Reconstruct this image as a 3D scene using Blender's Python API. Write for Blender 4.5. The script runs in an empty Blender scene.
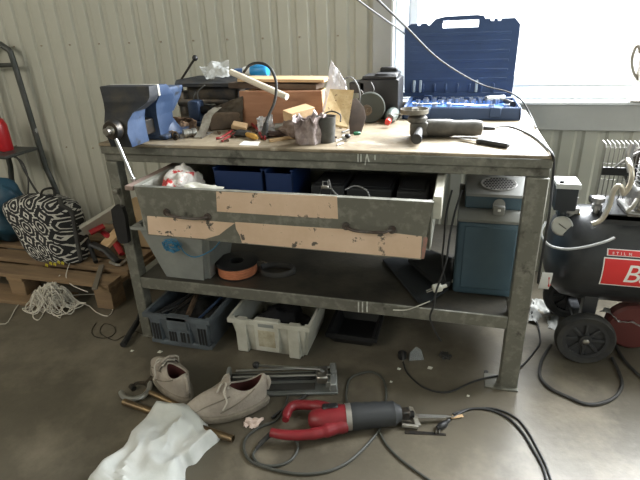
import bpy, bmesh, math, random
from mathutils import Vector, Matrix, Euler, noise
R = random.Random(7)
PI = math.pi
V = Vector
S = bpy.context.scene
COL = S.collection

# ------------------------------------------------------------------ camera
CP = V((1.3268, -1.5651, 1.2604)); YAW, PITCH, ROLL, FPX = -0.28531, 0.41243, -0.03999, 490.27
cf = V((math.sin(YAW)*math.cos(PITCH), math.cos(YAW)*math.cos(PITCH), -math.sin(PITCH)))
cr0 = V((math.cos(YAW), -math.sin(YAW), 0)); cu0 = cr0.cross(cf)
cr = cr0*math.cos(ROLL)+cu0*math.sin(ROLL); cu = -cr0*math.sin(ROLL)+cu0*math.cos(ROLL)
cam = bpy.data.cameras.new('camera'); cam.sensor_width = 36; cam.lens = FPX/640*36; cam.clip_end = 200
co = bpy.data.objects.new('camera', cam); COL.objects.link(co)
m = Matrix.Identity(4)
for i in range(3): m[i][0], m[i][1], m[i][2], m[i][3] = cr[i], cu[i], -cf[i], CP[i]
co.matrix_world = m; S.camera = co

# ------------------------------------------------------------------ world, light, exposure
S.view_settings.view_transform = 'Standard'; S.view_settings.look = 'None'
S.view_settings.exposure = 0.0; S.view_settings.gamma = 1; S.view_settings.use_curve_mapping = False
w = bpy.data.worlds.new('overcast_sky'); S.world = w; w.use_nodes = True
bg = w.node_tree.nodes['Background']; bg.inputs[0].default_value = (0.93, 0.97, 1.0, 1); bg.inputs[1].default_value = 4.5
def area(name, loc, target, sx, sy, power, color, spread=PI):
    l = bpy.data.lights.new(name, 'AREA'); l.shape = 'RECTANGLE'; l.size = sx; l.size_y = sy
    l.energy = power; l.color = color; l.spread = spread
    o = bpy.data.objects.new(name, l); COL.objects.link(o); o.location = loc
    o.rotation_euler = (V(target)-V(loc)).to_track_quat('-Z', 'Y').to_euler(); return o
area('window_daylight', (2.5, 1.45, 2.1), (1.7, -0.3, 0.4), 2.6, 1.7, 800, (0.93, 0.97, 1.0))
area('hall_fill', (-2.0, -3.0, 2.9), (-0.7, 0.8, 0.8), 3.0, 1.6, 105, (1.0, 0.95, 0.84))  # unseen fill lamp added high behind the camera, inside the closed room
area('side_fill', (4.0, -1.8, 1.9), (1.6, 0.4, 0.5), 2.0, 1.3, 34, (0.80, 0.91, 1.0))  # added cool fill for the compressor side; the right wall has no window

# ------------------------------------------------------------------ helpers
def at(px, py, x=None, y=None, z=None):
    """point of the place seen at a photo position, on the plane x=, y= or z="""
    d = cf+cr*((px-320)/FPX)-cu*((py-240)/FPX)
    a, v = (0, x) if x is not None else (1, y) if y is not None else (2, z)
    t = (v-CP[a])/d[a]; return CP+d*t

def mat(name, c, rough=.6, metal=0, c2=None, sc=8, lo=.4, hi=.6, bump=0, bsc=40, spec=.5, alpha=1, trans=0, detail=6, c3=None, sc3=30, stretch=None, lo3=.6, hi3=.68, ior=1.45, rvar=0):
    m = bpy.data.materials.new(name); m.use_nodes = True; nt = m.node_tree; N = nt.nodes; L = nt.links
    b = N['Principled BSDF']
    b.inputs['Base Color'].default_value = (*c, 1); b.inputs['Roughness'].default_value = rough
    b.inputs['Metallic'].default_value = metal; b.inputs['Specular IOR Level'].default_value = spec
    b.inputs['Alpha'].default_value = alpha; b.inputs['Transmission Weight'].default_value = trans; b.inputs['IOR'].default_value = ior
    tc = N.new('ShaderNodeTexCoord'); src = tc.outputs['Object']
    if stretch:
        mp = N.new('ShaderNodeMapping'); mp.inputs['Scale'].default_value = stretch; L.new(src, mp.inputs[0]); src = mp.outputs[0]
    out = None
    def layer(base, col, scale, lo, hi):
        n = N.new('ShaderNodeTexNoise'); n.inputs['Scale'].default_value = scale; n.inputs['Detail'].default_value = detail
        n.inputs['Roughness'].default_value = .65
        L.new(src, n.inputs['Vector'])
        r = N.new('ShaderNodeMapRange'); r.inputs[1].default_value = lo; r.inputs[2].default_value = hi; L.new(n.outputs[0], r.inputs[0])
        x = N.new('ShaderNodeMix'); x.data_type = 'RGBA'; L.new(r.outputs[0], x.inputs[0])
        if base is None: x.inputs[6].default_value = (*c, 1)
        else: L.new(base, x.inputs[6])
        x.inputs[7].default_value = (*col, 1); return x.outputs[2], r.outputs[0]
    if c2:
        out, fac = layer(None, c2, sc, lo, hi)
        if rvar:
            q = N.new('ShaderNodeMapRange'); q.inputs[3].default_value = rough; q.inputs[4].default_value = rough+rvar
            L.new(fac, q.inputs[0]); L.new(q.outputs[0], b.inputs['Roughness'])
    if c3: out, _ = layer(out, c3, sc3, lo3, hi3)
    if out: L.new(out, b.inputs['Base Color'])
    if bump:
        n = N.new('ShaderNodeTexNoise'); n.inputs['Scale'].default_value = bsc; n.inputs['Detail'].default_value = 4; L.new(src, n.inputs['Vector'])
        u = N.new('ShaderNodeBump'); u.inputs['Strength'].default_value = bump; u.inputs['Distance'].default_value = .01
        L.new(n.outputs[0], u.inputs['Height']); L.new(u.outputs[0], b.inputs['Normal'])
    return m

class G:
    """collects shapes and links them as one mesh"""
    def __init__(s, M=None): s.bm = bmesh.new(); s.M = M or Matrix.Identity(4); s.mi = 0; s.uv = s.bm.loops.layers.uv.new('UVMap')
    def _add(s, vs, fs, uvs=None):
        bv = [s.bm.verts.new(s.M @ V(v)) for v in vs]
        for f in fs:
            try: q = s.bm.faces.new([bv[i] for i in f])
            except ValueError: continue
            q.material_index = s.mi
            if uvs:
                for l, i in zip(q.loops, f): l[s.uv].uv = uvs[i]
    def box(s, x0, x1, y0, y1, z0, z1, bev=0, M=None, seg=1):
        b = bmesh.new(); bmesh.ops.create_cube(b, size=1)
        for v in b.verts: v.co = V(((x0+x1)/2+v.co.x*(x1-x0), (y0+y1)/2+v.co.y*(y1-y0), (z0+z1)/2+v.co.z*(z1-z0)))
        if bev: bmesh.ops.bevel(b, geom=b.edges[:], offset=min(bev, .49*min(abs(x1-x0), abs(y1-y0), abs(z1-z0))), segments=seg, affect='EDGES', profile=.5)
        b.verts.index_update(); vs = [(M @ v.co if M else v.co.copy()) for v in b.verts]; fs = [[v.index for v in f.verts] for f in b.faces]
        b.free(); s._add(vs, fs); return s
    def tube(s, pts, r, n=8, closed=False, smooth=0, cap=True, flat=1.0):
        pts = [V(p) for p in pts]
        if smooth: pts = spline(pts, smooth, closed)
        k = len(pts); rs = r if isinstance(r, (list, tuple)) else [r]*k
        if len(rs) != k: rs = [rs[min(len(rs)-1, int(i*(len(rs)-1)/(k-1)+.5))] for i in range(k)]
        vs = []; up = None
        for i, p in enumerate(pts):
            a = pts[i-1] if (i > 0 or closed) else p; b = pts[(i+1) % k] if (i < k-1 or closed) else p
            t = (b-a).normalized() if (b-a).length > 1e-9 else V((0, 0, 1))
            if up is None: up = V((0, 0, 1)) if abs(t.z) < .9 else V((1, 0, 0))
            sd = t.cross(up); sd = sd.normalized() if sd.length > 1e-6 else t.orthogonal().normalized()
            up = sd.cross(t).normalized()
            for j in range(n):
                q = 2*PI*j/n; vs.append(p+sd*(math.cos(q)*rs[i])+up*(math.sin(q)*rs[i]*flat))
        fs = []
        for i in range(k if closed else k-1):
            for j in range(n):
                a = i*n+j; b = i*n+(j+1) % n; c = ((i+1) % k)*n; fs.append((a, b, c+(j+1) % n, c+j))
        if cap and not closed: fs += [tuple(range(n))[::-1], tuple((k-1)*n+j for j in range(n))]
        s._add(vs, fs); return s
    def cyl(s, p0, p1, r0, r1=None, n=20): return s.tube([p0, p1], [r0, r0 if r1 is None else r1], n)
    def lathe(s, prof, M=None, n=28, sx=1, sy=1):
        vs = []; M = M or Matrix.Identity(4)
        for r, z in prof:
            for j in range(n): q = 2*PI*j/n; vs.append(M @ V((r*math.cos(q)*sx, r*math.sin(q)*sy, z)))
        fs = []
        for i in range(len(prof)-1):
            for j in range(n): a = i*n+j; b = i*n+(j+1) % n; fs.append((a, b, b+n, a+n))
        cl = prof[0] == prof[-1]
        if prof[0][0] > 1e-5 and not cl: fs.append(tuple(range(n))[::-1])
        if prof[-1][0] > 1e-5 and not cl: fs.append(tuple((len(prof)-1)*n+j for j in range(n)))
        s._add(vs, fs); return s
    def prism(s, poly, h0, h1, M=None):
        """outline in the local xy plane, extruded from h0 to h1 along z"""
        n = len(poly); M = M or Matrix.Identity(4)
        vs = [M @ V((p[0], p[1], h0)) for p in poly]+[M @ V((p[0], p[1], h1)) for p in poly]
        fs = [tuple(range(n))[::-1], tuple(range(n, 2*n))]+[(i, (i+1) % n, n+(i+1) % n, n+i) for i in range(n)]
        s._add(vs, fs); return s
    def slab(s, pts, t):
        """flat outline of points extruded by vector t"""
        n = len(pts); pts = [V(p) for p in pts]; t = V(t)
        s._add(pts+[p+t for p in pts], [tuple(range(n))[::-1], tuple(range(n, 2*n))]+[(i, (i+1) % n, n+(i+1) % n, n+i) for i in range(n)]); return s
    def surf(s, fn, nu, nv, cu_=False, cv_=False, thick=0):
        us = nu if cu_ else nu+1; vsn = nv if cv_ else nv+1; vs = []; uv = []
        for j in range(vsn):
            for i in range(us): vs.append(V(fn(i/nu, j/nv))); uv.append((i/nu, j/nv))
        fs = []
        for j in range(nv):
            for i in range(nu):
                a = j*us+i; b = j*us+(i+1) % us; c = ((j+1) % vsn)*us+(i+1) % us; d = ((j+1) % vsn)*us+i; fs.append((a, b, c, d))
        if thick:
            nrm = [V((0, 0, 0)) for _ in vs]
            for f in fs:
                q = (vs[f[1]]-vs[f[0]]).cross(vs[f[3]]-vs[f[0]])
                for i in f: nrm[i] += q
            k = len(vs); vs += [v-(q.normalized() if q.length > 1e-12 else V((0, 0, 1)))*thick for v, q in zip(vs, nrm)]; uv += uv
            f2 = [tuple(i+k for i in f[::-1]) for f in fs]
            ed = {}
            for f in fs:
                for i in range(4):
                    e = (f[i], f[(i+1) % 4]); ed[e] = 1
            rim = [(b, a, a+k, b+k) for (a, b) in ed if (b, a) not in ed]
            fs = fs+f2+rim
        s._add(vs, fs, uv); return s
    def ball(s, c, r, sx=1, sy=1, sz=1, n=14):
        return s.lathe([(r*math.sin(PI*i/8)+1e-6*(i in (0, 8)), -r*math.cos(PI*i/8)*sz) for i in range(9)], Matrix.Translation(V(c)), n, sx, sy)
    def build(s, name, mats, parent=None, ang=40, weld=True):
        bm = s.bm
        if weld: bmesh.ops.remove_doubles(bm, verts=bm.verts, dist=1e-5)
        bmesh.ops.recalc_face_normals(bm, faces=bm.faces)
        org = world_loc(parent) if parent else V((0, 0, 0))
        if not parent and len(bm.verts):
            xs = [v.co for v in bm.verts]; org = V(((min(v.x for v in xs)+max(v.x for v in xs))/2, (min(v.y for v in xs)+max(v.y for v in xs))/2, min(v.z for v in xs)))
        for v in bm.verts: v.co -= org
        me = bpy.data.meshes.new(name); bm.to_mesh(me); bm.free()
        for q in (mats if isinstance(mats, (list, tuple)) else [mats]): me.materials.append(q)
        for p in me.polygons: p.use_smooth = True
        me.set_sharp_from_angle(angle=math.radians(ang))
        o = bpy.data.objects.new(name, me); COL.objects.link(o)
        if parent: o.parent = parent
        else: o.location = org
        return o
def world_loc(o):
    v = V((0, 0, 0))
    while o: v += V(o.location); o = o.parent
    return v
def spline(P, k, closed=False):
    out = []; n = len(P)
    for i in range(n if closed else n-1):
        g = (lambda j: P[j % n]) if closed else (lambda j: P[max(0, min(n-1, j))])
        a, b, c, d = g(i-1), g(i), g(i+1), g(i+2)
        for q in range(k):
            t = q/k; out.append(.5*((2*b)+(c-a)*t+(2*a-5*b+4*c-d)*t*t+(3*b-a-3*c+d)*t**3))
    if not closed: out.append(P[-1])
    return out
def thing(name, label, cat, loc, group=None):
    o = bpy.data.objects.new(name, None); COL.objects.link(o); o.location = loc; o.empty_display_size = .05
    return tag(o, label, cat, group)
def tag(o, label, cat, group=None, kind=None):
    o['label'] = label; o['category'] = cat
    if group: o['group'] = group
    if kind: o['kind'] = kind
    return o
def struct(o): o['kind'] = 'structure'; return o
def T(x, y, z, rx=0, ry=0, rz=0): return Matrix.Translation((x, y, z)) @ Euler((rx, ry, rz)).to_matrix().to_4x4()
def copy_tree(o, parent=None):
    c = o.copy(); COL.objects.link(c)
    if parent: c.parent = parent
    for ch in o.children: copy_tree(ch, c)
    return c
def frame(o, xdir, zdir=(0, 0, 1)):
    x = V(xdir).normalized(); z = V(zdir); y = z.cross(x).normalized(); z = x.cross(y)
    M = Matrix.Identity(4)
    for i in range(3): M[i][0], M[i][1], M[i][2], M[i][3] = x[i], y[i], z[i], o[i]
    return M
def nz(p, s=3): return noise.noise(V(p)*s)

# ------------------------------------------------------------------ materials
bench_paint = mat('worn_grey_green_paint', (.145, .142, .117), .42, .2, (.21, .205, .172), 26, .50, .62, .12, 30, c3=(.055, .052, .042), sc3=9, lo3=.6, hi3=.68)
top_mat = mat('dusty_worktop', (.30, .245, .17), .4, 0, (.13, .10, .065), 5, .42, .66, .12, 60, c3=(.50, .45, .36), sc3=11, lo3=.56, hi3=.72, rvar=.15)
shelf_mat = mat('dark_oily_steel', (.062, .055, .042), .5, .2, (.03, .028, .024), 6, .4, .65, .1, 50)
lam_mat = mat('peeling_beech_laminate', (.56, .40, .275), .5, 0, (.66, .49, .36), 6, .35, .65, .05, 30, c3=(.10, .085, .07), sc3=24, lo3=.595, hi3=.625, detail=8)
pink_mat = mat('pinkish_primer_patch', (.33, .16, .13), .6, 0, (.18, .15, .12), 14)
white_mark = mat('white_chalk_paint', (.62, .62, .56), .7, 0, (.4, .4, .36), 60)
dark_steel = mat('dark_steel', (.03, .03, .03), .4, .6, (.07, .055, .04), 20)
black_pl = mat('black_plastic', (.016, .016, .017), .45)
black_rub = mat('black_rubber', (.022, .022, .022), .65, 0, (.04, .038, .034), 15)
chrome = mat('chrome', (.46, .46, .45), .3, 1)
jawsteel = mat('polished_jaw', (.62, .60, .54), .35, .4)
steel = mat('bare_steel', (.42, .41, .38), .35, .9, (.25, .23, .2), 15)
brass = mat('brass', (.24, .17, .09), .4, .8, (.14, .10, .06), 12)
blue_paint = mat('chipped_blue_enamel', (.03, .052, .105), .45, .1, (.06, .09, .155), 10, .45, .65, .1, 40, c3=(.03, .035, .045), sc3=18, lo3=.6, hi3=.66)
jaw_paint = mat('worn_dark_vise_casting', (.014, .016, .02), .65, 0, (.04, .034, .026), 12, .48, .66, .2, 40)
wood_lt = mat('pale_pine', (.60, .42, .24), .65, 0, (.48, .31, .16), 5, .35, .65, 0, 20, stretch=(1, 9, 9))
wood_red = mat('reddish_plywood', (.36, .18, .10), .6, 0, (.27, .125, .065), 4, .35, .65, 0, stretch=(1.5, 6, 9))
wood_dk = mat('dark_oiled_wood', (.06, .038, .024), .7, 0, (.10, .065, .04), 8)
pallet_wood = mat('weathered_pallet_wood', (.25, .165, .09), .8, 0, (.15, .10, .06), 3, .35, .65, .2, 20, stretch=(1, 8, 8))
osb_mat = mat('chipboard', (.48, .33, .16), .7, 0, (.60, .45, .25), 22, .4, .6, .2, 50, c3=(.2, .11, .05), sc3=45, lo3=.62, hi3=.66)
red_paint = mat('red_plastic', (.22, .018, .02), .4, 0, (.22, .018, .018), 9)
grey_pl = mat('grey_plastic', (.27, .28, .26), .5, 0, (.2, .21, .2), 7, .4, .7)
grey_bl = mat('blue_grey_plastic', (.11, .13, .145), .5, 0, (.08, .09, .1), 9)
white_pl = mat('dirty_white_plastic', (.55, .54, .47), .5, 0, (.40, .38, .31), 7, .45, .7)
bin_blue = mat('blue_bin_plastic', (.006, .022, .085), .5)
case_blue = mat('dark_blue_case_plastic', (.024, .048, .11), .5, 0, (.03, .058, .13), 5)
case_in = mat('mid_blue_tray_plastic', (.05, .14, .42), .45)
copper = mat('copper_wire', (.70, .27, .14), .35, .4, (.5, .18, .09), 40, stretch=(1, 1, 12))
fabric_lt = mat('greyish_beige_knit', (.37, .325, .275), .85, 0, (.27, .235, .20), 12, .4, .65, .3, 150)
sole_mat = mat('dirty_foam_sole', (.23, .20, .16), .8, 0, (.15, .13, .10), 14)
liner = mat('dark_maroon_liner', (.06, .014, .012), .9)
rope_mat = mat('white_rope', (.62, .58, .5), .8)
cable_mat = mat('black_cable', (.018, .018, .018), .5)
gcable_mat = mat('grey_cable', (.12, .12, .115), .5)
film = mat('translucent_white_film', (.86, .88, .86), .35, 0, alpha=.62, spec=.5, bump=.3, bsc=14)
film2 = mat('clear_plastic_film', (.72, .74, .74), .25, 0, alpha=.45, bump=.3, bsc=40)
tank_mat = mat('black_tank_paint', (.02, .021, .023), .3, 0, (.035, .036, .038), 4, rvar=.12)
alu = mat('cast_aluminium', (.40, .39, .37), .45, .8, (.28, .27, .26), 18, bump=.15, bsc=60)
label_red = mat('red_label', (.62, .03, .03), .4)
label_wh = mat('white_label', (.78, .77, .73), .5)
cardboard = mat('cardboard', (.36, .25, .14), .8)
rag_mat = mat('oily_rag', (.16, .115, .09), .8, 0, (.28, .22, .2), 14, .4, .65, .4, 60)
cyan_pl = mat('bright_blue_plastic', (.03, .28, .62), .35)
green_pl = mat('dark_green_plastic', (.02, .12, .06), .4)
lamp_yel = mat('yellow_print', (.65, .55, .05), .6)
teal_tarp = mat('dark_teal_tarp', (.006, .035, .06), .55, 0, (.01, .05, .08), 6, bump=.3, bsc=12)

# ------------------------------------------------------------------ setting
WY = 1.0
floor_m = mat('stained_concrete', (.122, .106, .078), .36, 0, (.072, .062, .045), 1.9, .35, .68, .1, 45, c3=(.195, .168, .125), sc3=3.2, lo3=.50, hi3=.74, rvar=.16, detail=15)
g = G(); g.box(-4, 4.2, -5.5, 1.12, -.1, 0); struct(g.build('floor', floor_m))
wall_m = mat('painted_steel_cladding', (.445, .435, .37), .5, 0, (.405, .40, .335), 3, .35, .7)
trim_m = mat('greyish_white_trim', (.40, .40, .375), .5, 0, (.36, .36, .34), 4)
frame_m = mat('white_window_frame', (.70, .72, .72), .4)
def ribs(x0, x1, z0, z1, name):
    g = G(); P = []; x = x0
    while x < x1-1e-6:
        for dx, dy in ((0, 0), (.054, 0), (.066, .011), (.088, .011)):
            if x+dx < x1: P.append((x+dx, WY+dy))
        x += .1
    P.append((x1, WY))
    n = len(P); vs = [(a, b, z0) for a, b in P]+[(a, b, z1) for a, b in P]+[(x1, WY+.05, z0), (x0, WY+.05, z0), (x1, WY+.05, z1), (x0, WY+.05, z1)]
    fs = [(i, i+1, n+i+1, n+i) for i in range(n-1)]+[(2*n, 2*n+1, 2*n+3, 2*n+2), (2*n+1, 0, n, 2*n+3), (n-1, 2*n, 2*n+2, 2*n-1)]
    g._add(vs, fs); return struct(g.build(name, wall_m, ang=20))
ribs(-4, .90, 0, 3.2, 'wall_back'); ribs(.90, 4.2, 0, .775, 'wall_back'); 
g = G(); g.box(.90, 4.2, WY, WY+.05, 2.2, 3.2); struct(g.build('wall_back', wall_m))
g = G(); g.box(-4.1, -4, -5.5, 1.1, 0, 3.2); struct(g.build('wall_left', wall_m))
g = G(); g.box(4.2, 4.3, -5.5, 1.1, 0, 3.2); struct(g.build('wall_right', wall_m))
g = G(); g.box(-4, 4.2, -5.6, -5.5, 0, 3.2); struct(g.build('wall_front', wall_m))
g = G(); g.box(-4.1, 4.3, -5.6, 1.1, 3.2, 3.3); struct(g.build('ceiling', wall_m))
# flat trims round the window
g = G(); g.box(.885, .985, WY-.016, WY+.06, .775, 2.25, .003); struct(g.build('trim_1', trim_m))
g = G(); g.box(.985, 4.2, WY-.03, WY+.06, .765, .885, .004); struct(g.build('trim_2', trim_m))
g = G(); g.box(.985, 4.2, WY-.05, WY+.12, .885, .9, .003); struct(g.build('window_sill', frame_m))
g = G(); g.box(.976, .986, WY-.02, WY+.06, .885, 2.25); struct(g.build('trim_3', frame_m))
wf = struct(bpy.data.objects.new('window_1', None)); COL.objects.link(wf); wf.location = (2.3, WY+.05, .9)
g = G()
g.box(.986, 4.2, WY+.04, WY+.12, .9, .955, .006); g.box(1.05, 4.2, WY+.055, WY+.11, .955, 1.005, .006)
g.box(.986, 1.05, WY+.04, WY+.12, .955, 2.2, .006); g.box(1.05, 1.095, WY+.055, WY+.11, 1.005, 2.15, .006)
g.box(.986, 4.2, WY+.04, WY+.12, 2.15, 2.2, .006)
g.build('window_frame', frame_m, wf)
glass = mat('window_glass', (1, 1, 1), .0, alpha=.06, spec=.3)
g = G(); g.box(1.09, 4.2, WY+.08, WY+.086, 1.0, 2.15); g.build('window_pane', glass, wf)
# cladding screws
scr = mat('rusty_screw', (.26, .22, .16), .6)
g = G()
for i in range(-12, 5):
    for z in (1.21,): g.cyl((i*.2-.09+.0, WY+.002, z), (i*.2-.09, WY-.008, z), .0055, .004, 8)
for i in range(-10, 10):
    z = .606
    g.cyl((i*.2-.09, WY+.002, z), (i*.2-.09, WY-.008, z), .0055, .004, 8)
o = g.build('trim_4', scr); struct(o)
snow = mat('snowy_ground', (.8, .8, .8), .9, 0, (.72, .72, .72), .6)
g = G(); g.box(-30, 60, 1.2, 80, -.4, -.3); struct(g.build('ground', snow))
rub = mat('reddish_earth', (.42, .27, .22), .9, 0, (.7, .62, .58), 1.2)
g = G()
def mound(u, v):
    x = u*2-1; y = v*2-1; h = max(0, 1-x*x-y*y)
    return V((5.2+x*1.5+.2*nz((x*3, y*2, 0), 2), 9.2+y*.5, -.31+.10*h*(1+.8*nz((x*4, y*3, 2), 3))))
g.surf(mound, 24, 8); tag(g.build('earth_mound', rub), 'low reddish brown strip of earth on the bright ground outside the window', 'mound')

# ------------------------------------------------------------------ workbench
L_, H, D, HS = 1.606, .88, .84, .307
bench = thing('workbench', 'long heavy grey steel workbench with a pulled-out drawer and a lower shelf', 'workbench', (L_/2, D/2, 0))
g = G(); g.box(0, L_, 0, D, H-.012, H, .003); g.build('tabletop', top_mat, bench)
g = G(); g.box(0.002, L_-.002, 0.003, .05, .838, H-.012, .003); g.box(.004, L_-.004, .014, .05, .808, .838, .003)
g.box(.002, .05, .05, D, .808, H-.012, .003); g.box(L_-.05, L_-.002, .05, D, .808, H-.012, .003); g.box(.05, L_-.05, D-.05, D, .808, H-.012, .003)
ap = g.build('apron', bench_paint, bench)
g = G()
for (px, py, a, b) in ((358, 152, 358, 163), (361, 152, 361, 163), (365, 163, 367, 152), (367, 152, 369, 163), (375, 153, 375, 161)):
    p = at(px, py+2, y=.002); q = at(a, b-1, y=.002)
    q = at(a, (b-1) if b > py else b+2, y=.002)
    g.tube([p, q], .0022, 4)
for px in (): p = at(px, 154, y=.002); q = at(px+1, 160, y=.002); g.tube([p, q], .0011, 4)
g.build('paint_mark', white_mark, ap)
def leg(x0, x1, y0, y1, pl):
    g = G(); g.box(x0, x1, y0, y1, 0.005, .808, .003)
    l = g.build('leg', bench_paint, bench)
    g = G(); g.box(*pl, 0, .007, .001); g.build('foot_plate', bench_paint, l)
leg(.012, .062, .004, .052, (.008, .075, .0, .06)); leg(L_-.068, L_-.004, .004, .056, (L_-.118, L_-.002, -.012, .07))
leg(.012, .062, D-.055, D-.004, (.008, .075, D-.06, D)); leg(L_-.068, L_-.004, D-.055, D-.004, (L_-.09, L_-.002, D-.06, D))
g = G(); g.box(.062, L_-.068, .006, D-.01, HS-.004, HS+.001, .001); g.build('lower_shelf', shelf_mat, bench)
g = G(); g.box(.062, L_-.068, .002, .02, HS-.052, HS, .003); g.box(.062, L_-.068, D-.02, D-.004, HS-.052, HS-.004, .003)
g.box(.02, .06, .052, D-.055, HS-.05, HS-.004); g.box(L_-.06, L_-.02, .056, D-.055, HS-.05, HS-.004)
sr = g.build('shelf_rail', bench_paint, bench)
g = G()
for px in (358.5, 362.5, 367): g.tube([at(px, 302, y=0), at(px, 312, y=0)], .0028, 4)
g.build('paint_mark', white_mark, sr)
# drawer
DX0, DX1, DY, DZ0, DZ1 = .276, 1.268, -.2, .600, .780
dr = bpy.data.objects.new('drawer', None); COL.objects.link(dr); dr.parent = bench; dr.location = V(((DX0+DX1)/2, DY, DZ0))-bench.location
drw = G(); tt = .004
def P2(px, py, d=0): return at(px, py, y=DY-d)
A0, A1, B1, B0 = P2(134, 187), P2(434, 203), P2(421, 260), P2(148, 235)
drw.slab([B0, B1, A1, A0], (0, tt*2, 0))
drw.slab([A0, A1, A1+V((0, .02, 0)), A0+V((0, .02, 0))], (0, 0, .002))
drw.build('drawer_front', bench_paint, dr)
g = G(); inner = mat('drawer_inside_paint', (.40, .40, .35), .5, 0, (.25, .25, .22), 6)
xl, xr = A0.x+.004, A1.x-.004
g.box(xl-.002, xl+.002, DY+.008, .42, DZ0+.03, DZ1); g.box(xr-.002, xr+.002, DY+.008, .42, DZ0+.03, DZ1)
g.box(xl, xr, .416, .42, DZ0+.03, DZ1); g.box(xl, xr, DY+.008, .42, DZ0+.028, DZ0+.032)
g.box(xl-.02, xl, DY+.02, .42, DZ1-.006, DZ1)
g.build('drawer_tray', inner, dr)
g = G(); g.box(xr+.001, xr+.026, DY+.02, .45, .725, .795, .002); g.build('slide_rail', white_pl, dr)
g = G(); g.box(xl-.055, xl-.022, DY+.015, .45, .762, .778, .002); g.build('slide_rail', mat('pinkish_rail', (.26, .19, .16), .7), dr)
def patch(pts, mt, d=.0006): g = G(); g.slab([P2(*p, d) for p in pts], (0, d, 0)); return g.build('laminate_patch', mt, dr)
patch([(216, 191.5), (337, 196.5), (338, 219), (300, 217), (217, 211.5)], lam_mat)
patch([(147, 216), (150, 216), (235, 223), (228, 228), (219, 235), (205, 239), (148.5, 234.2)], lam_mat)
patch([(235, 222), (300, 226.5), (380, 231.5), (422, 236.5), (420.5, 258.8), (340, 251.8), (242, 243), (240, 236), (236, 229)], lam_mat)
patch([(423.5, 237), (428, 237.5), (424, 259), (421.3, 258.7)], pink_mat)
def dhandle(pa, pb):
    a = P2(*pa); b = P2(*pb); g = G(); dn = V((.006, -.02, -.012))
    g.tube([a+V((0, -.004, 0)), a.lerp(b, .08)+V((0, -.016, 0)), a.lerp(b, .25)+V((0, -.022, -.004)), a.lerp(b, .75)+V((0, -.022, -.004)), b.lerp(a, .08)+V((0, -.016, 0)), b+V((0, -.004, 0))], .005, 8, smooth=4, flat=1)
    for q in (a, b): g.cyl(q, q+V((0, -.006, 0)), .013, .012, 14); g.cyl(q+V((0, -.006, 0)), q+V((0, -.009, 0)), .005, .004, 8)
    g.build('handle', mat('rusty_dark_handle', (.07, .05, .042), .5, .4, (.12, .11, .1), 20), dr)
dhandle((167, 212), (208, 216.5)); dhandle((346, 226), (392, 229.5))

# ------------------------------------------------------------------ vise
vb = V((.16, .1, H)); VM = T(.170, .045, H, 0, 0, math.radians(0))
vise = thing('bench_vise', 'large blue bench vise with chipped paint on the left corner of the bench', 'vise', vb)
g = G(VM); g.box(-.075, .085, .03, .23, 0, .02, .006); g.lathe([(.08, 0.0), (.08, .018), (.06, .05), (.055, .06)], T(0, .13, 0))
g.build('base', blue_paint, vise)
def loft(secs, name, mats_, side=1, bev=.004, front=0):
    """stack of rectangles (z, x0, x1, y0, y1); faces towards +x take the second material"""
    b = bmesh.new(); rs = []
    for z, x0, x1, y0, y1 in secs: rs.append([b.verts.new(p) for p in ((x0, y0, z), (x1, y0, z), (x1, y1, z), (x0, y1, z))])
    b.faces.new(rs[0][::-1]); b.faces.new(rs[-1])
    for k in range(len(rs)-1):
        for i in range(4):
            f = b.faces.new((rs[k][i], rs[k][(i+1) % 4], rs[k+1][(i+1) % 4], rs[k+1][i])); f.material_index = side if i == 1 and k < front else 0
    bmesh.ops.bevel(b, geom=b.edges[:], offset=bev, segments=2, affect='EDGES', profile=.6)
    for f in b.faces: f.normal_update(); f.material_index = 1 if (front and f.normal.x > .6 and f.calc_center_median().z < .126) else 0
    b.verts.index_update(); g = G(VM)
    for mi in (0, 1):
        g.mi = mi; g._add([v.co.copy() for v in b.verts], [[v.index for v in f.verts] for f in b.faces if f.material_index == mi])
    b.free()
    for v in [v for v in g.bm.verts if not v.link_faces]: g.bm.verts.remove(v)
    return g.build(name, mats_, vise)
loft([(.008, -.045, .045, -.13, -.025), (.06, -.046, .046, -.145, -.03), (.10, -.048, .05, -.135, -.035), (.128, -.058, .060, -.11, -.035), (.155, -.088, .094, -.07, -.008), (.172, -.098, .10, -.058, 0), (.208, -.103, .102, -.055, 0)], 'moving_jaw', [jaw_paint, blue_paint], front=3)
loft([(.018, -.06, .06, .03, .13), (.09, -.055, .058, .03, .14), (.135, -.06, .068, .02, .16), (.165, -.08, .085, .026, .12), (.202, -.09, .092, .026, .075)], 'fixed_jaw', [blue_paint, blue_paint])
loft([(.09, -.05, .052, .12, .16), (.14, -.06, .062, .10, .21), (.172, -.062, .066, .09, .23), (.182, -.06, .064, .07, .23)], 'anvil', [blue_paint, blue_paint])
g = G(VM); g.box(-.04, .04, -.08, .16, .03, .085, .004); g.build('slide_bar', dark_steel, vise)
g = G(VM); g.box(-.10, .10, .0, .009, .168, .2085, .001); g.build('jaw_plate', jawsteel, vise)
g = G(VM); g.box(-.088, .09, .018, .027, .166, .2025, .001); g.build('jaw_plate', jawsteel, vise)
g = G(VM); g.lathe([(.0, .0), (.034, 0), (.036, .015), (.03, .03)], T(0, -.142, .075, PI/2, 0, 0)); g.build('screw_collar', dark_steel, vise)
g = G(VM); g.lathe([(0, 0), (.014, .001), (.019, .008), (.019, .024), (.012, .032), (.012, .05)], T(0, -.146, .075, PI/2, 0, 0)); g.build('screw', steel, vise)
sc = VM @ V((0, -.162, .075)); hb = at(133, 179, y=sc.y-.02)
g = G(); d = (hb-sc).normalized(); g.cyl(sc-d*.012, hb, .0062, n=12); g.build('handle', chrome, vise)
for q_ in ((hb, .009), (sc-d*.016, .011)): g = G(); g.ball(*q_); g.build('handle_knob', chrome, vise)

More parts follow.
